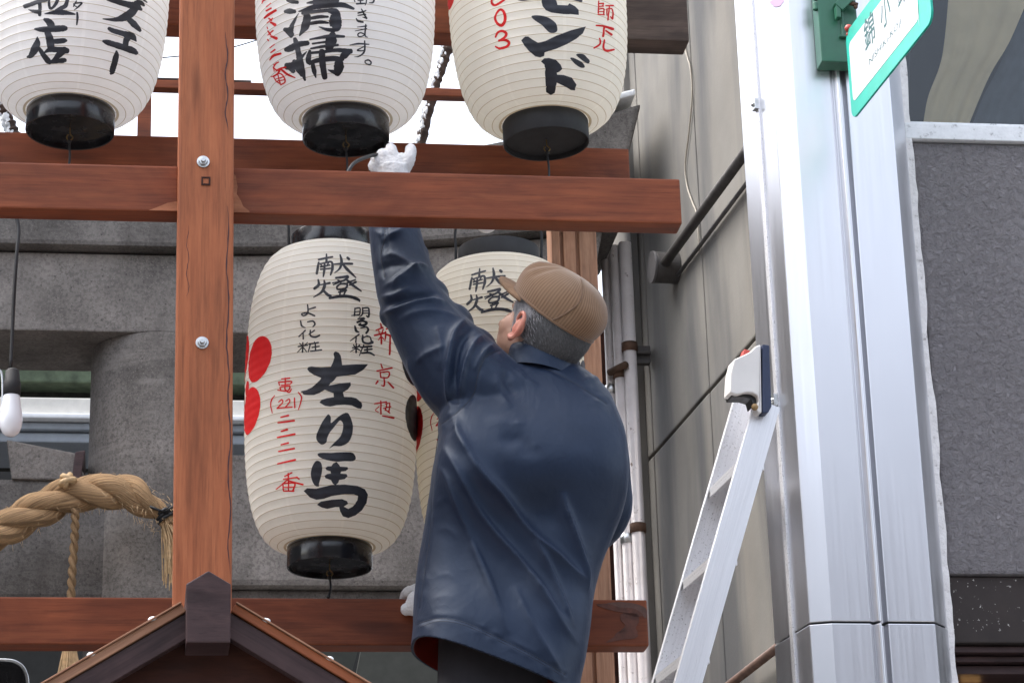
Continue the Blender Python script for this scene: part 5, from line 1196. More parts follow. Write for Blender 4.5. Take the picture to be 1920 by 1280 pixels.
def along(pts, pad):
    C_ = np.array(catmull(pts, 8) if len(pts) > 2 else [np.array(pts[0]) + (np.array(pts[1]) - np.array(pts[0])) * k / 8 for k in range(9)], float)
    lo, hi = C_.min(0) - pad, C_.max(0) + pad
    idx = np.where(((pxy > lo) & (pxy < hi)).all(1))[0]
    a_, b_ = C_[:-1], C_[1:] - C_[:-1]; q_ = pxy[idx, None, :] - a_[None]; t__ = np.clip((q_ * b_[None]).sum(2) / ((b_ ** 2).sum(1)[None] + 1e-9), 0, 1)
    r_ = q_ - t__[..., None] * b_[None]; dd = (r_ ** 2).sum(2); j = dd.argmin(1); k = np.arange(len(idx))
    sgn = np.sign(b_[j, 0] * r_[k, j, 1] - b_[j, 1] * r_[k, j, 0])            # +: right of the line as drawn (y runs down)
    ln = np.concatenate([[0], np.cumsum(np.linalg.norm(b_, axis=1))]); s_ = ln[j] + t__[k, j] * np.linalg.norm(b_, axis=1)[j]
    return idx, np.sqrt(dd.min(1)), sgn, s_, ln[-1]
for pts, amp, wl, wr in FOLDS:
    idx, dist, sgn, s_, L_ = along(pts, 3.5 * max(wl, wr))
    if len(idx) == 0: continue
    taper = np.clip(np.minimum(s_, L_ - s_) / max(18, L_ * .22) + .05, 0, 1) ** .8
    r_ = dist / np.where(sgn > 0, wr, wl); disp[idx] += amp * .00135 * taper * (np.exp(-(np.sqrt(r_ * r_ + .012) - .11) * 1.25) + .15 * np.exp(-(dist / 4.0) ** 2) if amp > 0 else np.exp(-r_ * r_))
for (bx_, by_), rx_, ry_, amp in BUMPS: disp += amp * .001 * np.exp(-((pxy[:, 0] - bx_) / rx_) ** 2 - ((pxy[:, 1] - by_) / ry_) ** 2)
for k_, pts in enumerate(SEAMS):
    idx, dist, sgn, s_, L_ = along(pts, 24)
    disp[idx] += -.0022 * np.exp(-(dist / 3.0) ** 2) + .0011 * np.exp(-((dist - 6) / 5) ** 2) * np.sin(s_ / (5.2 if k_ in (0, 4) else 8.0) + 2 * np.sin(s_ / 23)) * (1 if k_ != 1 else .5)
pr_ = np.array([mnoise.noise(Vector((c[0] * 9, c[1] * 9, c[2] * 5))) for c in co])
pr2 = np.array([mnoise.noise(Vector((c[0] * 24 + c[2] * 8, c[1] * 22, c[2] * 14 + 5))) for c in co])
co = co + nr * (disp * facing + pr_ * .0030 + pr2 * .0010)[:, None]
jk.vertices.foreach_set('co', co.ravel()); jk.update()
# hem: cut on a tilted plane, then give the cloth thickness with a red lining inside
ha, hb = W(800, 1180, DM - .15), W(1050, 1280, DM - .15); hu = (hb - ha).normalized(); hn = hu.cross(N); hn = hn if hn.z > 0 else -hn
bm = bmesh.new(); bm.from_mesh(jk)
bmesh.ops.bisect_plane(bm, geom=bm.verts[:] + bm.edges[:] + bm.faces[:], plane_co=ha, plane_no=hn, clear_inner=True)
bm.to_mesh(jk); bm.free()
jk.materials.append(M['nylon']); jk.materials.append(M['red_lining'])
jo = bpy.data.objects.new('tmp', jk); COL.objects.link(jo)
sm = jo.modifiers.new('s', 'SMOOTH'); sm.factor = .5; sm.iterations = 1
sd = jo.modifiers.new('t', 'SOLIDIFY'); sd.thickness = .006; sd.offset = -1; sd.material_offset = 1; sd.use_rim = True
bpy.context.view_layer.update(); jme = bpy.data.meshes.new_from_object(jo.evaluated_get(bpy.context.evaluated_depsgraph_get())); bpy.data.objects.remove(jo)
jme.name = 'jacket'; jme.polygons.foreach_set('use_smooth', [True] * len(jme.polygons)); put('jacket', jme, MAN)
bvh = BVHTree.FromPolygons([v.co for v in jme.vertices], [p.vertices[:] for p in jme.polygons])
def seam(pts, name='seam', r=.0013, sink=.0003, mat='cord_black', dash=None):
    C_ = catmull(pts, 10); P_ = []
    for c in C_:
        h = bvh.ray_cast(EYE, ray(c[0], c[1]))
        if h[0] is not None: P_.append(h[0] + h[1] * (-sink))
    if len(P_) > 3:
        mb = MB(); mb.tube(P_, r, 6); mb.build(name, M[mat], MAN, smooth=True)
plain('navy_thread', (0.008, 0.011, 0.022), .6)
for pts in SEAMS: seam(pts, mat='navy_thread', r=.0009)
seam([(786, 1176), (822, 1164), (870, 1171), (928, 1197), (996, 1231), (1056, 1267)], mat='navy_thread', r=.0007)
# collar
mb = MB(); n = 40; vs = []
cb_ = W(1016, 706, DM); 
for j, (zo, k, tilt) in enumerate(((-.012, 1.06, 0), (.0, 1.03, 0), (.02, .98, 0), (.036, .96, 0), (.040, .93, 0), (.036, .90, 0), (.0, .90, 0))):
    for i in range(n):
        t_ = 2 * math.pi * i / n; x = .076 * k * math.cos(t_); y = .072 * k * math.sin(t_)
        vs.append(cb_ + U * (x + .002) + N * (y + .004) + Z * (zo + .012 - x * .26 + .010 * max(0, math.sin(t_))))
mb.add(vs, [[j * n + i, j * n + (i + 1) % n, (j + 1) * n + (i + 1) % n, (j + 1) * n + i] for j in range(6) for i in range(n)])
mb.build('collar', M['nylon'], MAN, smooth=True)
# trousers
mb = MB(); hp = W(922, 1235, DM + .02)
loft(mb, ringspline([(hp + Z * .16, .105, .09), (hp + Z * .02, .112, .10), (hp - Z * .10, .116, .105), (hp - Z * .17, .112, .10)], 4))
zf = 2.06
for s_ in (-1, 1):
    q = hp + U * .058 * s_ - Z * .08
    mb.tube([q, q - Z * .18 + N * .015, q + Vector((0, 0, -.42)) + N * .02, q + Vector((0, 0, -(q.z - zf - .11))) ], [.085, .078, .062, .054], 20)
tr_ = remesh(mb, 'trousers', .008, 4); tr_.materials.append(M['trouser']); put('trousers', tr_, MAN)
for s_ in (-1, 1):
    q = hp + U * .075 * s_; q.z = zf
    mb = MB(); mb.ball(q + N * .06 + Z * .04, .05, 16, 10, sc=(.85, 2.6, .8)); mb.ball(q + Z * .07, .05, 14, 10, sc=(.9, 1.1, 1.2)); sh = remesh(mb, 'shoe', .006, 3); sh.materials.append(M['leather_black']); put('shoe', sh, MAN)
# --- body with head: one continuous skin
HC = W(1022, 622, DM - .005); HR = Matrix.Rotation(math.radians(54), 3, 'Z') @ Matrix.Rotation(math.radians(37), 3, 'X')
def H(x, y, z): return HC + HR @ (Vector((x, y, z)) * 1.05)
mb = MB()
def hball(c, r, sc):
    t0 = MB(); t0.ball((0, 0, 0), r, 24, 16, sc=sc); mb.add([H(*(v + Vector(c))) for v in t0.v], t0.f)
hball((0, -.008, .015), 1, (.074, .096, .088)); hball((0, .030, -.035), 1, (.062, .068, .070)); hball((0, .050, -.078), 1, (.040, .042, .034)); hball((0, .030, .030), 1, (.064, .060, .055))
hball((0, .094, -.018), 1, (.014, .020, .024)); hball((0, .106, -.030), 1, (.016, .015, .012)); hball((0, .080, .018), 1, (.040, .014, .012)); hball((-.038, .056, -.026), 1, (.024, .026, .030)); hball((.038, .056, -.026), 1, (.024, .026, .030))
hball((0, .090, -.056), 1, (.022, .010, .007)); hball((0, .088, -.066), 1, (.019, .010, .007))
nk = W(1012, 715, DM + .01)
mb.tube([H(0, -.02, -.02), H(0, -.03, -.08), (H(0, -.035, -.10) + nk) / 2, nk], [.056, .054, .058, .066], 20)
loft(mb, ringspline([(nk + Z * .01, .06, .055), (nk - Z * .05, .13, .075), (nk - Z * .14, .145, .09), (nk - Z * .35, .13, .09), (hp + Z * .05, .095, .08), (hp - Z * .12, .095, .08)], 4))
for A_ in (ap, ap2): mb.tube([Vector(p[:3]) for p in A_], [p[3] * .55 for p in A_], 14)
wr = W(738, 345, 5.725); mb.tube([Vector(ap[0][:3]), wr], [.030, .028], 14)
for s_ in (-1, 1):
    q = hp + U * .058 * s_ - Z * .06; mb.tube([q, q - Z * .4 + N * .018, Vector((q.x, q.y, zf + .07))], [.058, .045, .034], 14)
body = remesh(mb, 'body', .0036, 5); body.materials.append(M['skin']); put('body', body, MAN)
# ears
def ear(side):
    mb = MB(); e0 = Vector((side * .074, .004, -.012))
    K = .78
    rim = [(.012, .012, -.030), (.016, .002, -.036), (.020, -.012, -.030), (.024, -.020, -.010), (.026, -.024, .012), (.024, -.018, .030), (.018, -.004, .038), (.010, .010, .034), (.004, .018, .020), (.002, .014, .006)]
    P_ = [H(e0.x + side * a * K, e0.y + b * K, e0.z + c * K) for a, b, c in rim]
    P_ = [Vector(p) for p in catmull(P_, 5)]; mb.tube(P_, [.0052 - .002 * abs(i / len(P_) - .3) for i in range(len(P_))], 10)
    inn_ = [(.008, .006, -.016), (.013, -.008, -.008), (.016, -.012, .010), (.012, -.004, .024)]
    P_ = [Vector(p) for p in catmull([H(e0.x + side * a * K, e0.y + b * K, e0.z + c * K) for a, b, c in inn_], 5)]; mb.tube(P_, .0042, 10)
    for c, r in (((.009, -.004, -.004), (.007, .019, .028)), ((.010, .004, -.034), (.0075, .011, .012)), ((.006, .012, -.008), (.006, .006, .010))):
        t0 = MB(); t0.ball((0, 0, 0), 1, 14, 10, sc=tuple(K * x_ for x_ in r)); mb.add([H(*(v + Vector((e0.x + side * c[0] * K, e0.y + c[1] * K, e0.z + c[2] * K)))) for v in t0.v], t0.f)
    me = remesh(mb, 'ear', .0016, 5); me.materials.append(M['ear_skin']); put('ear', me, MAN)
ear(-1); ear(1)
for s_ in (-1, 1):                                        # eyes and brows, on the far side of the face
    mb = MB(); mb.ball(H(s_ * .028, .062, .004), .0115, 14, 10); mb.build('eye', M['bulb'], MAN, smooth=True)
    mb = MB(); mb.ball(H(s_ * .029, .071, .004), .0048, 10, 8); mb.build('iris', M['leather_black'], MAN, smooth=True)
    mb = MB(); mb.tube([H(s_ * .014, .090, .024), H(s_ * .028, .084, .027), H(s_ * .040, .074, .024)], [.0025, .0035, .002], 8); mb.build('eyebrow', M['hair'], MAN, smooth=True)
# hair: cropped shell plus short strands
def hair_ok(x, y, z, j=0.0):
    if z > .075: return False
    back = y < -.012 + j and z > -.072 + j + max(0, -y - .05) * -.45
    temple = -.012 <= y < .062 + j and z > -.012 + .55 * max(0, y - .012) + j and z < .08
    burn = -.02 < y < .034 + j * .6 and z > -.030 + j and abs(x) > .05
    return back or temple or burn
def hpt(th, ph, k=1.0):
    x, y, z = .0775 * k * math.cos(ph) * math.cos(th), -.006 + .0985 * k * math.cos(ph) * math.sin(th), .018 + .104 * k * math.sin(ph)
    return x, y, z
mb = MB(); nu, nv = 160, 90; rr = random.Random(9); grid = {}; vs = []
for j in range(nv + 1):
    for i in range(nu):
        th, ph = 2 * math.pi * i / nu, -1.15 + (1.0 + 1.15) * j / nv
        q = hpt(th, ph, 1.0 + .012 * mnoise.noise(Vector((i * .5, j * .12, 0)))); vs.append(H(*q)); grid[i, j] = q
fs = []
for j in range(nv):
    for i in range(nu):
        q = grid[i, j]
        if hair_ok(*q, .006 * mnoise.noise(Vector((i * .35, j * .35, 3)))): fs.append([j * nu + i, j * nu + (i + 1) % nu, (j + 1) * nu + (i + 1) % nu, (j + 1) * nu + i])
mb.add(vs, fs); mb.m = [1 if grid[f[0] % nu, f[0] // nu][1] > -.006 else 0 for f in mb.f]; hair = mb.build('hair', [M['hair'], M['temple_hair']], MAN, smooth=True)
mb = MB(); cnt = 0
while cnt < 5200:
    th, ph = rr.uniform(0, 2 * math.pi), rr.uniform(-1.15, 1.0); q = hpt(th, ph, 1.008)
    if not hair_ok(*q, rr.uniform(-.005, .005)): continue
    cnt += 1; p = H(*q); nrm = (p - H(0, -.008, .018)).normalized(); fwd_ = HR @ Vector((0, -1, -.9 if q[1] < 0 else -1.1)); fwd_ = (fwd_ - nrm * fwd_.dot(nrm)).normalized()
    sd_ = nrm.cross(fwd_).normalized(); ln = rr.uniform(.008, .018); fwd_ = (fwd_ + sd_ * rr.uniform(-.35, .35)).normalized()
    p1 = p + fwd_ * ln * .5 + nrm * .0022; p2 = p + fwd_ * ln + nrm * rr.uniform(.0, .003); wv = sd_ * .0005
    mb.add([p - wv, p + wv, p1 + wv, p2, p1 - wv], [[0, 1, 2, 4], [4, 2, 3]], 1 if q[1] > -.012 + rr.uniform(-.03, .01) else 0)
mb.build('hair_strands', [M['hair'], M['temple_hair']], hair, kind='stuff', recalc=False)
# --- flat cap
def m_cord():
    t = NT('corduroy'); uv = t.n('UVMap'); mp = t.n('Mapping'); t.link(uv.outputs[0], mp.inputs[0]); wv = t.wave(mp.outputs[0], 2 * math.pi * 96 / 20, 0, 0, 1, 'X')
    f = t.noise(t.coords(), 24, 5); g = t.noise(t.coords(), 7, 4)
    c = t.ramp(wv, [(0.12, (0.135, 0.073, 0.040)), (0.5, (0.205, 0.120, 0.068)), (0.9, (0.26, 0.16, 0.096))])
    c = t.mix(t.math('MULTIPLY', t.ramp(g, [(0.4, (0, 0, 0)), (0.7, (1, 1, 1))]), .45), c, (0.31, 0.215, 0.145))
    c = t.mix(t.math('MULTIPLY', f, .3), c, (0.16, 0.09, 0.05))
    t.set(color=c, rough=.95, spec=.1, sheen=.35); t.b.inputs['Sheen Roughness'].default_value = .5; t.bump(f, .25, .002); M['cord'] = t.mat
m_cord()
plain('cord_plain', (0.22, 0.135, 0.082), .95, var=.25, scale=30, bump=.3)
RID = 96; nph = RID * 4; nt_ = 46
def cap_pt(ph, t_, add=0.0):
    cs_, sn_ = math.cos(ph), math.sin(ph); fr_ = max(0, sn_); al = min(1, t_) * math.pi / 2; ca = math.cos(al)
    rho = max(0.0, ca) ** .66 * (1 + .13 * math.sin(2 * al)) * (1 + add)
    y = .001 + .106 * sn_ * rho + .014 * fr_ ** 2 * ca * math.sin(al) - .016 * math.sin(al) - .004 * max(0, -sn_) * math.sin(2 * al)
    x = .0845 * cs_ * rho
    nz = mnoise.noise(Vector((cs_ * 1.6 * ca, sn_ * 1.6 * ca, t_ * 2)))
    z = .040 + .014 * sn_ * min(1, ca * 1.5) + .096 * math.sin(al) ** 1.05 + .005 * nz * math.sin(2 * al)
    z -= .007 * math.exp(-((ph - 2.35) / .16) ** 2) * math.sin(2 * al) ** 2 + .005 * math.exp(-((ph - 2.75) / .12) ** 2) * math.sin(2 * al) ** 3
    return H(x, y, z)
vs, fs = [], []
for j in range(nt_ + 1):
    t_ = (j / nt_) ** .9 * .995
    for i in range(nph):
        ph = 2 * math.pi * i / nph; vs.append(cap_pt(ph, t_, .0055 * (1 - t_) ** .5 * math.cos(ph * RID) * (.75 + .5 * mnoise.noise(Vector((ph * 3, t_ * 6, 1)))) * (1 if j > 1 else 0)))
for j in range(nt_):
    for i in range(nph): fs.append([j * nph + i, j * nph + (i + 1) % nph, (j + 1) * nph + (i + 1) % nph, (j + 1) * nph + i])
fs.append([nt_ * nph + i for i in range(nph)])
me = new_mesh('flat_cap', vs, fs, M['cord'], None, True); ul = me.uv_layers.new(name='UVMap')
for p in me.polygons:
    for li in p.loop_indices:
        vi = me.loops[li].vertex_index; i = vi % nph; u_ = i / nph
        if p.vertices[1] % nph == 0 and i == 0 : u_ = 1.0
        ul.data[li].uv = (u_, vi // nph / nt_)
cap_o = put('flat_cap', me, MAN)
# band edge, seams, button
mb = MB(); mb.tube([cap_pt(2 * math.pi * k / 80, .0) for k in range(81)], .0034, 8); mb.build('cap_band', M['cord'], cap_o, smooth=True)
for ph in (3.75, 5.6):
    mb = MB(); P_ = [cap_pt(ph + .25 * math.sin(t_ * 3), t_, .012) for t_ in [k / 24 * .93 for k in range(25)]]; mb.tube(P_, .0017, 6); mb.build('cap_seam', M['cord'], cap_o, smooth=True)
# brim
vs, fs = [], []; nb, mrad = 40, 10
for lay in (0, 1):
    for i in range(nb + 1):
        f = i / nb; ph = math.radians(16 + 148 * f); b_ = Vector((.0845 * math.cos(ph), +.001 + .106 * math.sin(ph), .040 + .014 * math.sin(ph)))
        ext = .052 * math.sin(math.pi * f) ** .55
        for k in range(mrad + 1):
            g_ = k / mrad; dirv = Vector((math.cos(ph) * .25, 1, .10)); q = b_ + dirv * ext * g_ + Vector((0, 0, -.008 * abs(math.cos(ph)) ** 2 * g_ - (.006 if lay else -.001) * (1 - .3 * g_)))
            vs.append(H(*q))
m_ = (nb + 1) * (mrad + 1)
for lay in (0, 1):
    for i in range(nb):
        for k in range(mrad):
            a = lay * m_ + i * (mrad + 1) + k; q = [a, a + 1, a + mrad + 2, a + mrad + 1]; fs.append(q if lay else q[::-1])
for i in range(nb):
    a = i * (mrad + 1) + mrad; fs.append([a, a + mrad + 1, a + mrad + 1 + m_, a + m_])
me = new_mesh('brim', vs, fs, M['cord_plain'], None, True); ul = me.uv_layers.new(name='UVMap')
for lp in me.loops:
    vi = lp.vertex_index % m_; ul.data[lp.index].uv = (vi // (mrad + 1) / nb * .22, (vi % (mrad + 1)) / mrad)
put('brim', me, cap_o)
# --- gloves
def glove(name, palm, fingers, wrist, lab):
    mb = MB()
    for c, r, sc in palm: mb.ball(c, r, 18, 12, sc=sc)
    for P_, r0, r1 in fingers:
        C_ = [Vector(p) for p in catmull(P_, 4)]; mb.tube(C_, [r0 + (r1 - r0) * i / (len(C_) - 1) for i in range(len(C_))], 12); mb.ball(C_[-1], r1 * 1.02, 12, 8); mb.ball(C_[0], r0, 12, 8)
    mb.tube(wrist[0], wrist[1], 16)
    me = remesh(mb, name, .0026, 3); me.materials.append(M['glove'])
    c3 = np.empty(len(me.vertices) * 3); me.vertices.foreach_get('co', c3); c3 = c3.reshape(-1, 3); n3 = np.empty(len(c3) * 3); me.vertices.foreach_get('normal', n3); n3 = n3.reshape(-1, 3)
    ds = np.array([mnoise.noise(Vector(c * 45)) * .0020 + mnoise.noise(Vector(c * 210)) * .0013 for c in c3]); me.vertices.foreach_set('co', (c3 + n3 * ds[:, None]).ravel()); me.update()
    put(name, me, MAN, label=lab)
def q3(x, y, d): return W(x, y, d)
dg = 5.735
glove('glove', [(q3(737, 318, dg), .040, (1.0, .62, .85)), (q3(726, 308, dg), .028, (1, .7, .9)), (q3(750, 305, dg), .024, (1, .8, .95))],
      [([q3(741, 312, dg), q3(736, 290, dg - .006), q3(733, 278, dg + .012), q3(732, 286, dg + .045)], .0135, .0115),
       ([q3(726, 312, dg), q3(720, 294, dg - .004), q3(716, 287, dg + .014), q3(716, 296, dg + .048)], .0135, .0112),
       ([q3(714, 316, dg), q3(708, 302, dg), q3(704, 297, dg + .016), q3(705, 306, dg + .045)], .0125, .0105),
       ([q3(706, 322, dg + .004), q3(700, 314, dg + .004), q3(698, 309, dg + .018), q3(699, 316, dg + .04)], .011, .0095),
       ([q3(755, 322, dg - .006), q3(765, 304, dg - .010), q3(770, 290, dg - .006), q3(770, 280, dg + .004)], .0160, .0122)],
      ([q3(737, 318, dg), q3(738, 345, 5.728), q3(737, 392, 5.718)], [.036, .034, .040]), 'white cotton glove gripping above the front crossbeam')
dl = DL
glove('glove', [(q3(800, 1128, dl - .035), .042, (1.1, .6, .8))],
      [([q3(800, 1118, dl - .03), q3(780, 1106, dl - .012), q3(764, 1110, dl + .012), q3(757, 1121, dl + .030)], .0135, .0112),
       ([q3(806, 1116, dl - .03), q3(790, 1103, dl - .006), q3(776, 1104, dl + .02), q3(770, 1116, dl + .045)], .0135, .0112),
       ([q3(812, 1114, dl - .03), q3(802, 1102, dl - .004), q3(792, 1104, dl + .03), q3(788, 1114, dl + .05)], .0125, .0105),
       ([q3(818, 1116, dl - .03), q3(814, 1104, dl - .002), q3(806, 1106, dl + .03), q3(804, 1114, dl + .045)], .011, .0095),
       ([q3(805, 1142, dl - .035), q3(785, 1143, dl - .026), q3(768, 1141, dl - .020), q3(762, 1142, dl - .0175)], .0160, .0135)],
      ([q3(800, 1128, dl - .035), q3(850, 1112, dl - .05)], [.034, .038]), 'white cotton glove holding the lower crossbeam')
# the black cable in his raised hand
mb = MB(); mb.tube([Vector(p) for p in catmull([W(652, 330, 5.66), W(656, 316, 5.66), W(668, 303, 5.68), W(690, 294, 5.71), W(712, 290, 5.735), W(730, 296, 5.745)], 6)], .0042, 8)
tag(mb.build('cable', M['cord_black'], smooth=True), 'black cable running from the beam top into the raised white glove', 'cable')
# trestle the man stands on (below the picture)
tz = zf - .005
ws = thing('work_trestle', L(hp.dot(U), DM, 0), 'plain work trestle under the feet of the man in the navy jacket', 'trestle')
mb = MB(); mb.box(L(hp.dot(U), DM + .05, tz - .016), U * .42, N * .17, Z * .015); mb.build('plank', M['wood_bare'], ws, bevel=.003)
for a in (-1, 1):
    for b in (-1, 1):
        mb = MB(); top = L(hp.dot(U) + a * .36, DM + .05 + b * .10, tz - .033); mb.tube([top, L(hp.dot(U) + a * .44, DM + .05 + b * .3, .004)], .018, 10); mb.build('leg', M['aluminium'], ws, smooth=True)

# ================================================================== SMALLER THINGS
# --- pendant bulb at the left, and the round bulb above the lower right lantern
DBU = 5.75
c = W(21, 770, DBU)
bl = thing('pendant_bulb', c, 'white light bulb in a black socket hanging on a cord at the left edge', 'light bulb')
s_ = 1 / 905.0
mb = MB(); mb.lathe([(0.0005, -52 * s_), (9 * s_, -51 * s_), (16 * s_, -45 * s_), (21 * s_, -33 * s_), (22.5 * s_, -18 * s_), (21 * s_, -4 * s_), (18.5 * s_, 12 * s_), (16.5 * s_, 25 * s_), (16 * s_, 36 * s_), (0.0005, 36.5 * s_)], 32, c=c); mb.build('bulb', M['bulb'], bl, smooth=True)
mb = MB(); mb.lathe([(14 * s_, 30 * s_), (17 * s_, 31 * s_), (17 * s_, 58 * s_), (15.5 * s_, 60 * s_), (13.5 * s_, 82 * s_), (9 * s_, 86 * s_), (.0005, 87 * s_)], 28, c=c); mb.build('socket', M['matt'], bl, smooth=True)
mb = MB(); pts = [W(x, y, DBU) for x, y in ((20, 690), (26, 560), (31, 480), (35, 430), (29, 400), (28, 380))]
mb.tube([Vector(p) for p in catmull(pts, 6)], .0042, 8); mb.build('cord', M['cord_black'], bl, smooth=True)
mb = MB(); pts = [W(x, y, DBU) for x, y in ((-8, 775), (3, 765), (5, 735), (3, 700), (-8, 690))]
mb.tube([Vector(p) for p in catmull(pts, 6)], .003, 8); mb.build('guard_wire', M['steel_bolt'], bl, smooth=True)
c = W(912, 415, 5.72)
b2 = thing('round_bulb', c, 'round white bulb peeping below the front crossbeam above the lower right lantern', 'light bulb')
mb = MB(); mb.ball(c, .027, 24, 16); mb.build('bulb', M['bulb'], b2, smooth=True)
mb = MB(); mb.lathe([(.012, .022), (.016, .03), (.016, .075), (.0005, .08)], 24, c=c); mb.tube([c + Z * .078, Vector((c.x, c.y, c.z + .10))], .004, 8); mb.build('socket', M['matt'], b2, smooth=True)

# --- straw rope across the gate pillar
DP_ = DT - .14
path = [(-230, 1120), (-120, 1060), (0, 995), (75, 954), (124, 930), (187, 922), (232, 921), (270, 942), (302, 962), (318, 985)]
pc = catmull([W(x, y, DP_ + .0 * i) for i, (x, y) in enumerate(path)], 14)
rope = thing('straw_rope', Vector(pc[70]), 'thick twisted straw rope draped across the stone gate pillar, tied at its right end', 'rope')
n = len(pc); arcl = [0]
for a, b in zip(pc, pc[1:]): arcl.append(arcl[-1] + float(np.linalg.norm(b - a)))
tot = arcl[-1]; rr = random.Random(21)
for k in range(3):
    vs, fs, uv = [], [], []; m = 16; cpts = []
    for i in range(n):
        s_ = arcl[i]; tap = min(1, max(.25, (tot - s_) / .16)) ; tap = tap ** .6
        t_ = Vector(pc[min(i + 1, n - 1)] - pc[max(i - 1, 0)]).normalized(); x = N.copy(); x = (x - t_ * x.dot(t_)).normalized(); y = t_.cross(x)
        a = 2 * math.pi * k / 3 + s_ / .31 * 2 * math.pi
        cpts.append((Vector(pc[i]) + (x * math.cos(a) + y * math.sin(a)) * .0265 * tap, .0305 * tap * (1 + .05 * math.sin(s_ * 60 + k))))
    mb = MB(); mb.tube([p for p, _ in cpts], [r for _, r in cpts], m)
    me = mb.mesh('strand', M['straw_rope'], True, recalc=True)
    ul = me.uv_layers.new(name='UVMap')
    for lp in me.loops:
        vi = lp.vertex_index; i, j = divmod(vi, m); ul.data[lp.index].uv = (arcl[min(i, n - 1)] * 6 , j / m + arcl[min(i, n - 1)] * 2.2)
    put('strand', me, rope)
mb = MB(); c = W(127, 903, DP_ - .05)
for k, (ax_, r_) in enumerate(((0.3, .020), (1.2, .018), (-.5, .017))):
    P_ = [c + (U * math.cos(ax_) + Z * math.sin(ax_)) * math.cos(a) * r_ + N * math.sin(a) * r_ * .9 + Z * .004 * k for a in [2 * math.pi * j / 18 for j in range(19)]]
    mb.tube(P_, .0095, 8)
mb.build('knot', M['straw'], rope, smooth=True)
# stray fibres
mb = MB()
for k in range(420):
    i = rr.randrange(6, n - 4); p = Vector(pc[i]); t_ = Vector(pc[i + 1] - pc[i]).normalized()
    a = rr.uniform(0, 2 * math.pi); x = N; y = t_.cross(x); o_ = (x * math.cos(a) + y * math.sin(a))
    p0 = p + o_ * .050; ln = rr.uniform(.006, .026); d_ = (t_ * rr.uniform(-1, 1) + o_ * rr.uniform(.1, .6) - Z * rr.uniform(0, .7)).normalized()
    p1 = p0 + d_ * ln * .5; p2 = p0 + d_ * ln - Z * ln * .2; sd = d_.cross(N).normalized() * .0006
    mb.add([p0 - sd, p0 + sd, p1 + sd, p2, p1 - sd], [[0, 1, 2, 4], [4, 2, 3]])
mb.build('loose_fibres', M['straw'], rope, kind='stuff', recalc=False)
mb = MB(); c = W(309, 966, DP_ - .0); dirn = (Vector(pc[-1]) - Vector(pc[-12])).normalized()
for k in range(3): mb.tube([c + dirn * (k - 1) * .010 + (N.cross(dirn) * math.cos(a) + N * math.sin(a)) * .026 for a in [2 * math.pi * j / 20 for j in range(21)]], .006, 6)
mb.tube([c - N * .03, c - N * .045 + Z * .02 + U * .03], .005, 6); mb.tube([c - N * .03, c - N * .04 + Z * .016 - U * .045], .004, 6)
mb.build('black_tie', M['cord_black'], rope, smooth=True)
mb = MB()
for k in range(110):
    a = rr.uniform(0, 6.28); q = rr.random() ** .5 * .018; p0 = c + U * q * math.cos(a) + N * q * math.sin(a)
    ln = rr.uniform(.12, .24); e = p0 + U * (.035 * rr.uniform(.1, 1.9)) - Z * ln + N * rr.uniform(-.03, .03)
    mb.tube([p0, (p0 + e) / 2 + U * .008, e], .0016, 4, cap=False)
for px in (303, 308): mb.tube([c, W(px, 1000, DP_), W(px + 2, 1088 - (px - 303) * 8, DP_)], .0018, 4)
mb.build('straw_end', M['straw'], rope, kind='stuff', recalc=False)
# hanging thin rope with its straw tassel
tp = [W(x, y, DP_ - .03) for x, y in ((141, 955), (140, 1000), (136, 1060), (133, 1120), (131, 1200))]
tc2 = catmull(tp, 14); ts = thing('straw_tassel', tp[-1], 'thin straw cord with a straw tassel hanging from the thick rope', 'tassel')
for k in range(2):
    P_ = []
    for i, p in enumerate(tc2): a = i * .62 + k * math.pi; P_.append(Vector(p) + (U * math.cos(a) + N * math.sin(a)) * .0062)
    mb = MB(); mb.tube(P_, .0075, 8); me = mb.mesh('cord_strand', M['straw_rope'], True); ul = me.uv_layers.new(name='UVMap')
    for lp in me.loops: ul.data[lp.index].uv = (lp.vertex_index // 8 * .06, (lp.vertex_index % 8) / 8)
    put('cord_strand', me, ts)
mb = MB(); c = tp[-1]
for k in range(150):
    a = rr.uniform(0, 6.28); q = rr.random() ** .5; e = c + (U * math.cos(a) + N * math.sin(a)) * q * .05 - Z * rr.uniform(.2, .26); p0 = c + (U * math.cos(a) + N * math.sin(a)) * q * .014
    mb.tube([p0, p0 * .55 + e * .45 + (U * math.cos(a)) * .003, e], .0020, 4, cap=False)
mb.build('tassel_straw', M['straw'], ts, kind='stuff', recalc=False)

# --- street name sign with its green bracket
A = W(1600, 215, 6.36); sa = -WDIR; sn = -WN if WN.dot(EYE - A) < 0 else WN
def sp(px, py):
    p = hit(px, py, A, WN); return (p - A).dot(sa), p.z - A.z
def onS(a, z, out=0.0): return A + sa * a + Z * z + sn * out
x0, zb0 = sp(1598, 200); 
_, z_top = sp(1586, 46); a_r, _ = sp(1746, 20); a_l = sp(1590, 130)[0]; z_b = sp(1601, 222)[1]
z_t2 = sp(1632, 0)[1]
print('sign', a_l, a_r, z_b, z_top, z_t2)
def rrect(a0, a1, z0, z1, r, n=8):
    P_ = []
    for cx_, cz_, s0 in ((a1 - r, z1 - r, 0), (a0 + r, z1 - r, 90), (a0 + r, z0 + r, 180), (a1 - r, z0 + r, 270)):
        for k in range(n + 1):
            t_ = math.radians(s0 + 90 * k / n); P_.append((cx_ + r * math.cos(t_), cz_ + r * math.sin(t_)))
    return P_
sg = thing('street_sign', onS(a_l, z_b), 'teal bordered white street name sign reading NISHIKI-KOJI on a green bracket', 'street sign')
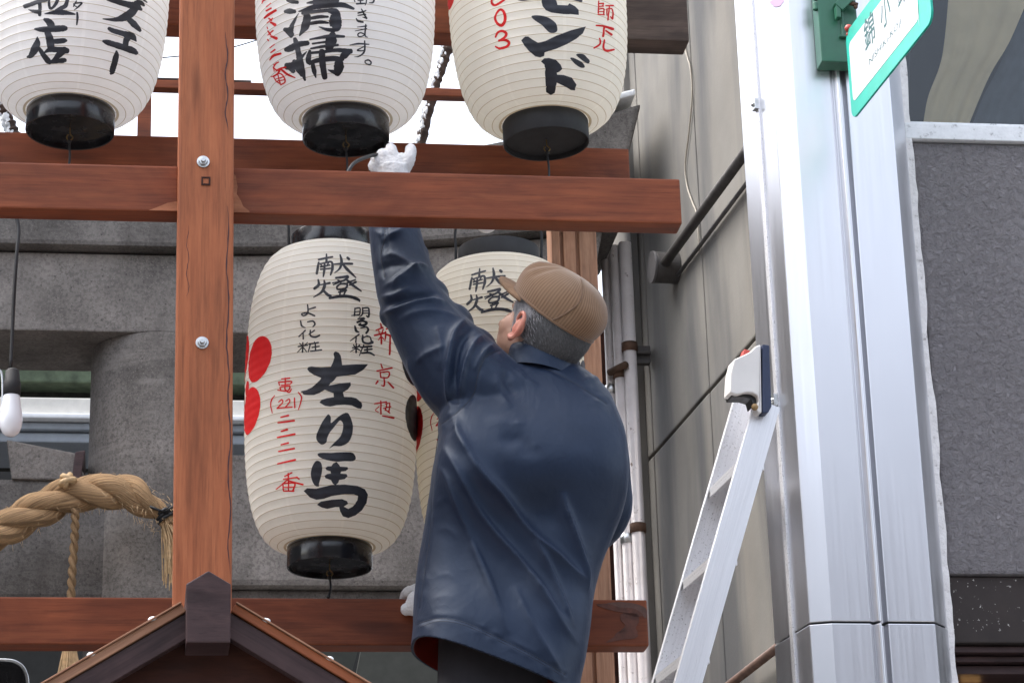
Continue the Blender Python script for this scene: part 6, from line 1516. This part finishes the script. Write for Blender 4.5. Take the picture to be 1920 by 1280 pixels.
mb = MB(); mb.prism([onS(a, z, 0) for a, z in rrect(a_l, a_r, z_b, z_t2, .030)], -sn * .006); mb.build('sign_plate', M['sign_teal'], sg, bevel=.001)
i0 = sp(1590, 66); i1 = sp(1599, 194); i2 = sp(1722, 28)
bw = .030
mb = MB(); mb.prism([onS(a, z, .0008) for a, z in rrect(a_l + .022, i2[0], i1[1], z_t2 - .040, .016)], -sn * .0006); mb.build('white_field', M['sign_white'], sg)
# white pointed slip at the right end of the field
w0 = sp(1722, 45); w1 = sp(1724, 28)
mb = MB(); mb.prism([onS(w0[0] - .002, w1[1] + .10, .0012), onS(w0[0] + .012, w1[1] + .10, .0012), onS(w0[0] + .006, w0[1] - .01, .0012)], -sn * .0003); mb.build('white_slip', M['sign_white'], sg)
def text(body, name, mat, parent, origin, ax, az, width, height, out, off=0.0):
    cu = bpy.data.curves.new(name, 'FONT'); cu.body = body; cu.size = 1; cu.offset = off; cu.resolution_u = 3
    to = bpy.data.objects.new(name, cu); COL.objects.link(to); bpy.context.view_layer.update()
    me = bpy.data.meshes.new_from_object(to.evaluated_get(bpy.context.evaluated_depsgraph_get())); bpy.data.objects.remove(to); bpy.data.curves.remove(cu)
    P_ = np.array([v.co[:] for v in me.vertices]); lo, hi = P_.min(0), P_.max(0)
    for v in me.vertices:
        fx = (v.co.x - lo[0]) / (hi[0] - lo[0]); fz = (v.co.y - lo[1]) / (hi[1] - lo[1])
        v.co = origin + ax * (fx * width) + az * (fz * height) + sn * out
    me.materials.clear(); me.materials.append(M[mat]); me.name = name
    for p in me.polygons: p.material_index = 0
    return put(name, me, parent)
def zc5(x, y): return 1500 + x / 5.335, y / 5.335
k_a0, k_zt = sp(*zc5(632, 222)); _, k_zb = sp(*zc5(650, 545)); k_a1, _ = sp(*zc5(752, 300)); s2a, _ = sp(*zc5(785, 100))
pit = (s2a - k_a0)
kw = k_a1 - k_a0
for i, (ch, wsc) in enumerate((('錦', 1.0), ('小', .92), ('路', 1.0))):
    text(ch, 'sign_character', 'sign_letter', sg, onS(k_a0 + i * pit * 1.10, k_zb), sa, Z, kw * wsc, k_zt - k_zb, .0012, .012)
n0, nz0 = sp(*zc5(700, 683)); n1, nz1 = sp(*zc5(1018, 262)); _, nzt = sp(*zc5(700, 590))
text('NISHIKI-KOJI', 'sign_romaji', 'sign_letter', sg, onS(n0, (nz0 + nz1) / 2), sa, Z, n1 - n0, nzt - nz0, .0012, .003)
# bracket box on the pillar
bt = thing('sign_bracket', W(1565, 120, 6.46), 'dark green steel bracket box with hinges on the metal pillar, carrying the street sign', 'bracket')
b0 = plan_hit(1530, 122, q0, fd); b1 = plan_hit(1602, 122, q0, fd); zb5 = W(1560, 121, 6.46).z
bc = (Vector((b0.x, b0.y, 0)) + Vector((b1.x, b1.y, 0))) / 2; bw2 = (Vector((b1.x - b0.x, b1.y - b0.y, 0))).length / 2
mb = MB(); mb.box(bc + fn * .030 + Z * (zb5 + .25), fd * bw2, fn * .028, Z * .25); mb.build('bracket_box', M['bracket_green'], bt, bevel=.003)
for py in (10, 29):
    p = plan_hit(1520, py, q0, fd)
    mb = MB(); mb.tube([p + fn * .052 - Z * .010, p + fn * .052 + Z * .010], .0075, 14); mb.box(p + fn * .046 + fd * .008, fd * .009, fn * .003, Z * .010); mb.build('hinge', M['bracket_green'], bt, bevel=.001)
fo = fn * .060; bx0 = q0 + fn * .060                       # the plane of the box's front
def bp(px, py): return plan_hit(px, py, bx0, fd)
p, pb = bp(1577, 16), bp(1577, 70)
mb = MB(); mb.tube([Vector((p.x, p.y, pb.z)), Vector((p.x, p.y, p.z))], .0048, 12); mb.box(Vector((p.x, p.y, pb.z)), fd * .011, fn * .010, Z * .003); mb.build('drop_bolt', M['bracket_green'], bt, bevel=.0008)
ca, cb2 = bp(1567, 22), bp(1606, -14); dv = (cb2 - ca).normalized(); hv = fn.cross(dv)
mb = MB(); mb.box((ca + cb2) / 2 + fn * .016, dv * ((cb2 - ca).length / 2), fn * .014, hv * .014); mb.box(ca + fn * .016 - Z * .012, fd * .006, fn * .012, Z * .018); mb.build('arm', M['bracket_green'], bt, bevel=.002)
c = bp(1596, 12) + fn * .02
mb = MB(); mb.tube([c - fd * .014, c + fd * .012 - Z * .006], .006, 10); mb.ball(c + fd * .006 - Z * .012, .006, 8, 6); mb.build('rusty_clip', M['rust'], bt, smooth=True)
mb = MB(); c = onS(a_l + .02, z_t2 + .006, -.003); mb.ball(c, .011, 12, 8); mb.ball(c - Z * .014 - sa * .006, .006, 10, 6); mb.build('red_clip', M['red_plastic'], bt, smooth=True)

# --- aluminium ladder leaning on the pillar
lad = thing('ladder', W(1293, 1280, 6.52), 'aluminium ladder leaning on the metal pillar with a white plastic end cap', 'ladder')
n_top = W(1424, 812, 6.52); n_bot = W(1291, 1280, 6.52); rd = (n_top - n_bot).normalized(); t_g = (n_bot.z - .01) / rd.z; n_gnd = n_bot - rd * t_g
sd_ = (WDIR - rd * WDIR.dot(rd)).normalized(); qd = rd.cross(sd_).normalized()
if qd.x < 0: qd = -qd
n_end = n_top + rd * .085
def rail_x(w_, py):                                       # where the far rail crosses a photo row
    a, b = project(np.array([n_bot + sd_ * w_, n_top + sd_ * w_])); return a[0] + (b[0] - a[0]) * (py - a[1]) / (b[1] - a[1])
wdt = min([.16 + .005 * k for k in range(80)], key=lambda w_: abs(rail_x(w_, 1000) - 1326))
fl = 0
while project(np.array([n_top + sd_ * wdt + rd * fl]))[0][1] > 752 and fl < .4: fl += .005
print('ladder width', wdt, fl)
def channel(p0, p1, side):
    hw, ft, th_ = .033, .020, .0022
    prof = [(-hw, 0), (hw, 0), (hw, ft), (hw - th_, ft), (hw - th_, th_), (-hw + th_, th_), (-hw + th_, ft), (-hw, ft)]
    mb = MB(); mb.prism([p0 + qd * a + sd_ * side * b for a, b in prof], p1 - p0); return mb
R_l = Matrix((rd, qd, rd.cross(qd))).transposed().to_4x4()
for off, side, lab in ((0, 1, 'bright near rail of the ladder'), (wdt, -1, 'far rail of the ladder, seen from inside')):
    mb = channel(n_gnd + sd_ * off, (n_end if side > 0 else n_top + rd * fl) + sd_ * off, side)
    if side > 0:
        for a in (-.016, -.009, -.002, .005, .012): mb.box((n_gnd + n_end) / 2 + qd * a - sd_ * .0006, rd * ((n_end - n_gnd).length / 2 - .002), qd * .0012, sd_ * .0006)
    # grain runs along the rail: keep the mesh in the rail's own frame
    c = n_bot + sd_ * off; mw = Matrix.Translation(c) @ R_l; me = mb.mesh('rail', M['aluminium_clean' if side > 0 else 'aluminium'], False, True); me.transform(mw.inverted()); put('rail', me, lad, mw, label=lab)
pitch_px = W(1323, 1022, 6.52); lstep = 0.262
t1_ = (W(1345, 1037, 6.52) - n_gnd).dot(rd)
k = -14
while k < 4:
    tt = t1_ + k * lstep; k += 1
    if tt < .15 or tt > (n_end - n_gnd).length - .04: continue
    c = n_gnd + rd * tt + sd_ * (wdt / 2); ax = Vector((rd.x, rd.y, 0)).normalized()
    R_s = Matrix((sd_, Z.cross(sd_).normalized(), sd_.cross(Z.cross(sd_)).normalized())).transposed().to_4x4()
    hx = .036
    mb = MB(); mb.box((0, 0, 0), Vector((wdt / 2 - .003, 0, 0)), Vector((0, hx * .86, 0)), Vector((0, 0, .0022)))
    for sg_ in (-1, 1): mb.box((0, sg_ * hx * .86, -.010), Vector((wdt / 2 - .003, 0, 0)), Vector((0, .0016, 0)), Vector((0, 0, .012)))
    mb.build('step', M['aluminium'], lad, Matrix.Translation(c) @ R_s)
# end caps with rubber pad and red clip
def P2(px, py, d_=6.50): return W(px, py, d_)
cap = [(1380, 742), (1366, 738), (1368, 700), (1374, 676), (1392, 668), (1404, 662), (1414, 652), (1424, 648), (1426, 776), (1419, 776), (1414, 768), (1420, 754), (1418, 744), (1408, 738), (1395, 738)]
mb = MB(); mb.prism([P2(x, y) - sd_ * .012 for x, y in cap], sd_ * .055); mb.build('end_cap', M['white_plastic'], lad, bevel=.004, bevel_seg=3, label='white plastic end cap at the ladder top')
pad = [(1427, 648), (1440, 650), (1444, 764), (1438, 776), (1427, 777)]
mb = MB(); mb.prism([P2(x, y) - sd_ * .014 for x, y in pad], sd_ * .060); mb.build('rubber_pad', M['rubber_blue'], lad, bevel=.003)
inn = [(1370, 737), (1412, 737), (1419, 744), (1418, 756), (1412, 762), (1408, 748), (1395, 744), (1372, 744)]
mb = MB(); mb.prism([P2(x, y, 6.505) for x, y in inn], sd_ * .05); mb.build('cap_socket', M['leather_black'], lad, bevel=.002)
mb = MB(); c = P2(1413, 765); mb.ball(c - sd_ * .010, .009, 12, 8); mb.build('worn_plug', M['yellowed'], lad, smooth=True)
rc = [(1394, 676), (1402, 647), (1413, 650), (1405, 672)]
mb = MB(); mb.prism([P2(x, y) + sd_ * .03 for x, y in rc], sd_ * .03); mb.build('red_clip', M['red_plastic'], lad, bevel=.002)
# --- rusty pipe stub low on the wall, right of the ladder
s0_, z0_ = wall_sz(1395, 1282); s1_, z1_ = wall_sz(1460, 1232)
mb = MB(); mb.tube([onwall(s0_ + .6, z0_, .04), onwall(s1_ - .12, z0_, .04)], .013, 12)
tag(mb.build('wall_pipe', plain('pipe_brown', (0.13, 0.075, 0.055), .6, var=.3, scale=40), smooth=True), 'thin brown pipe low on the concrete wall between the ladder and the pillar', 'pipe')
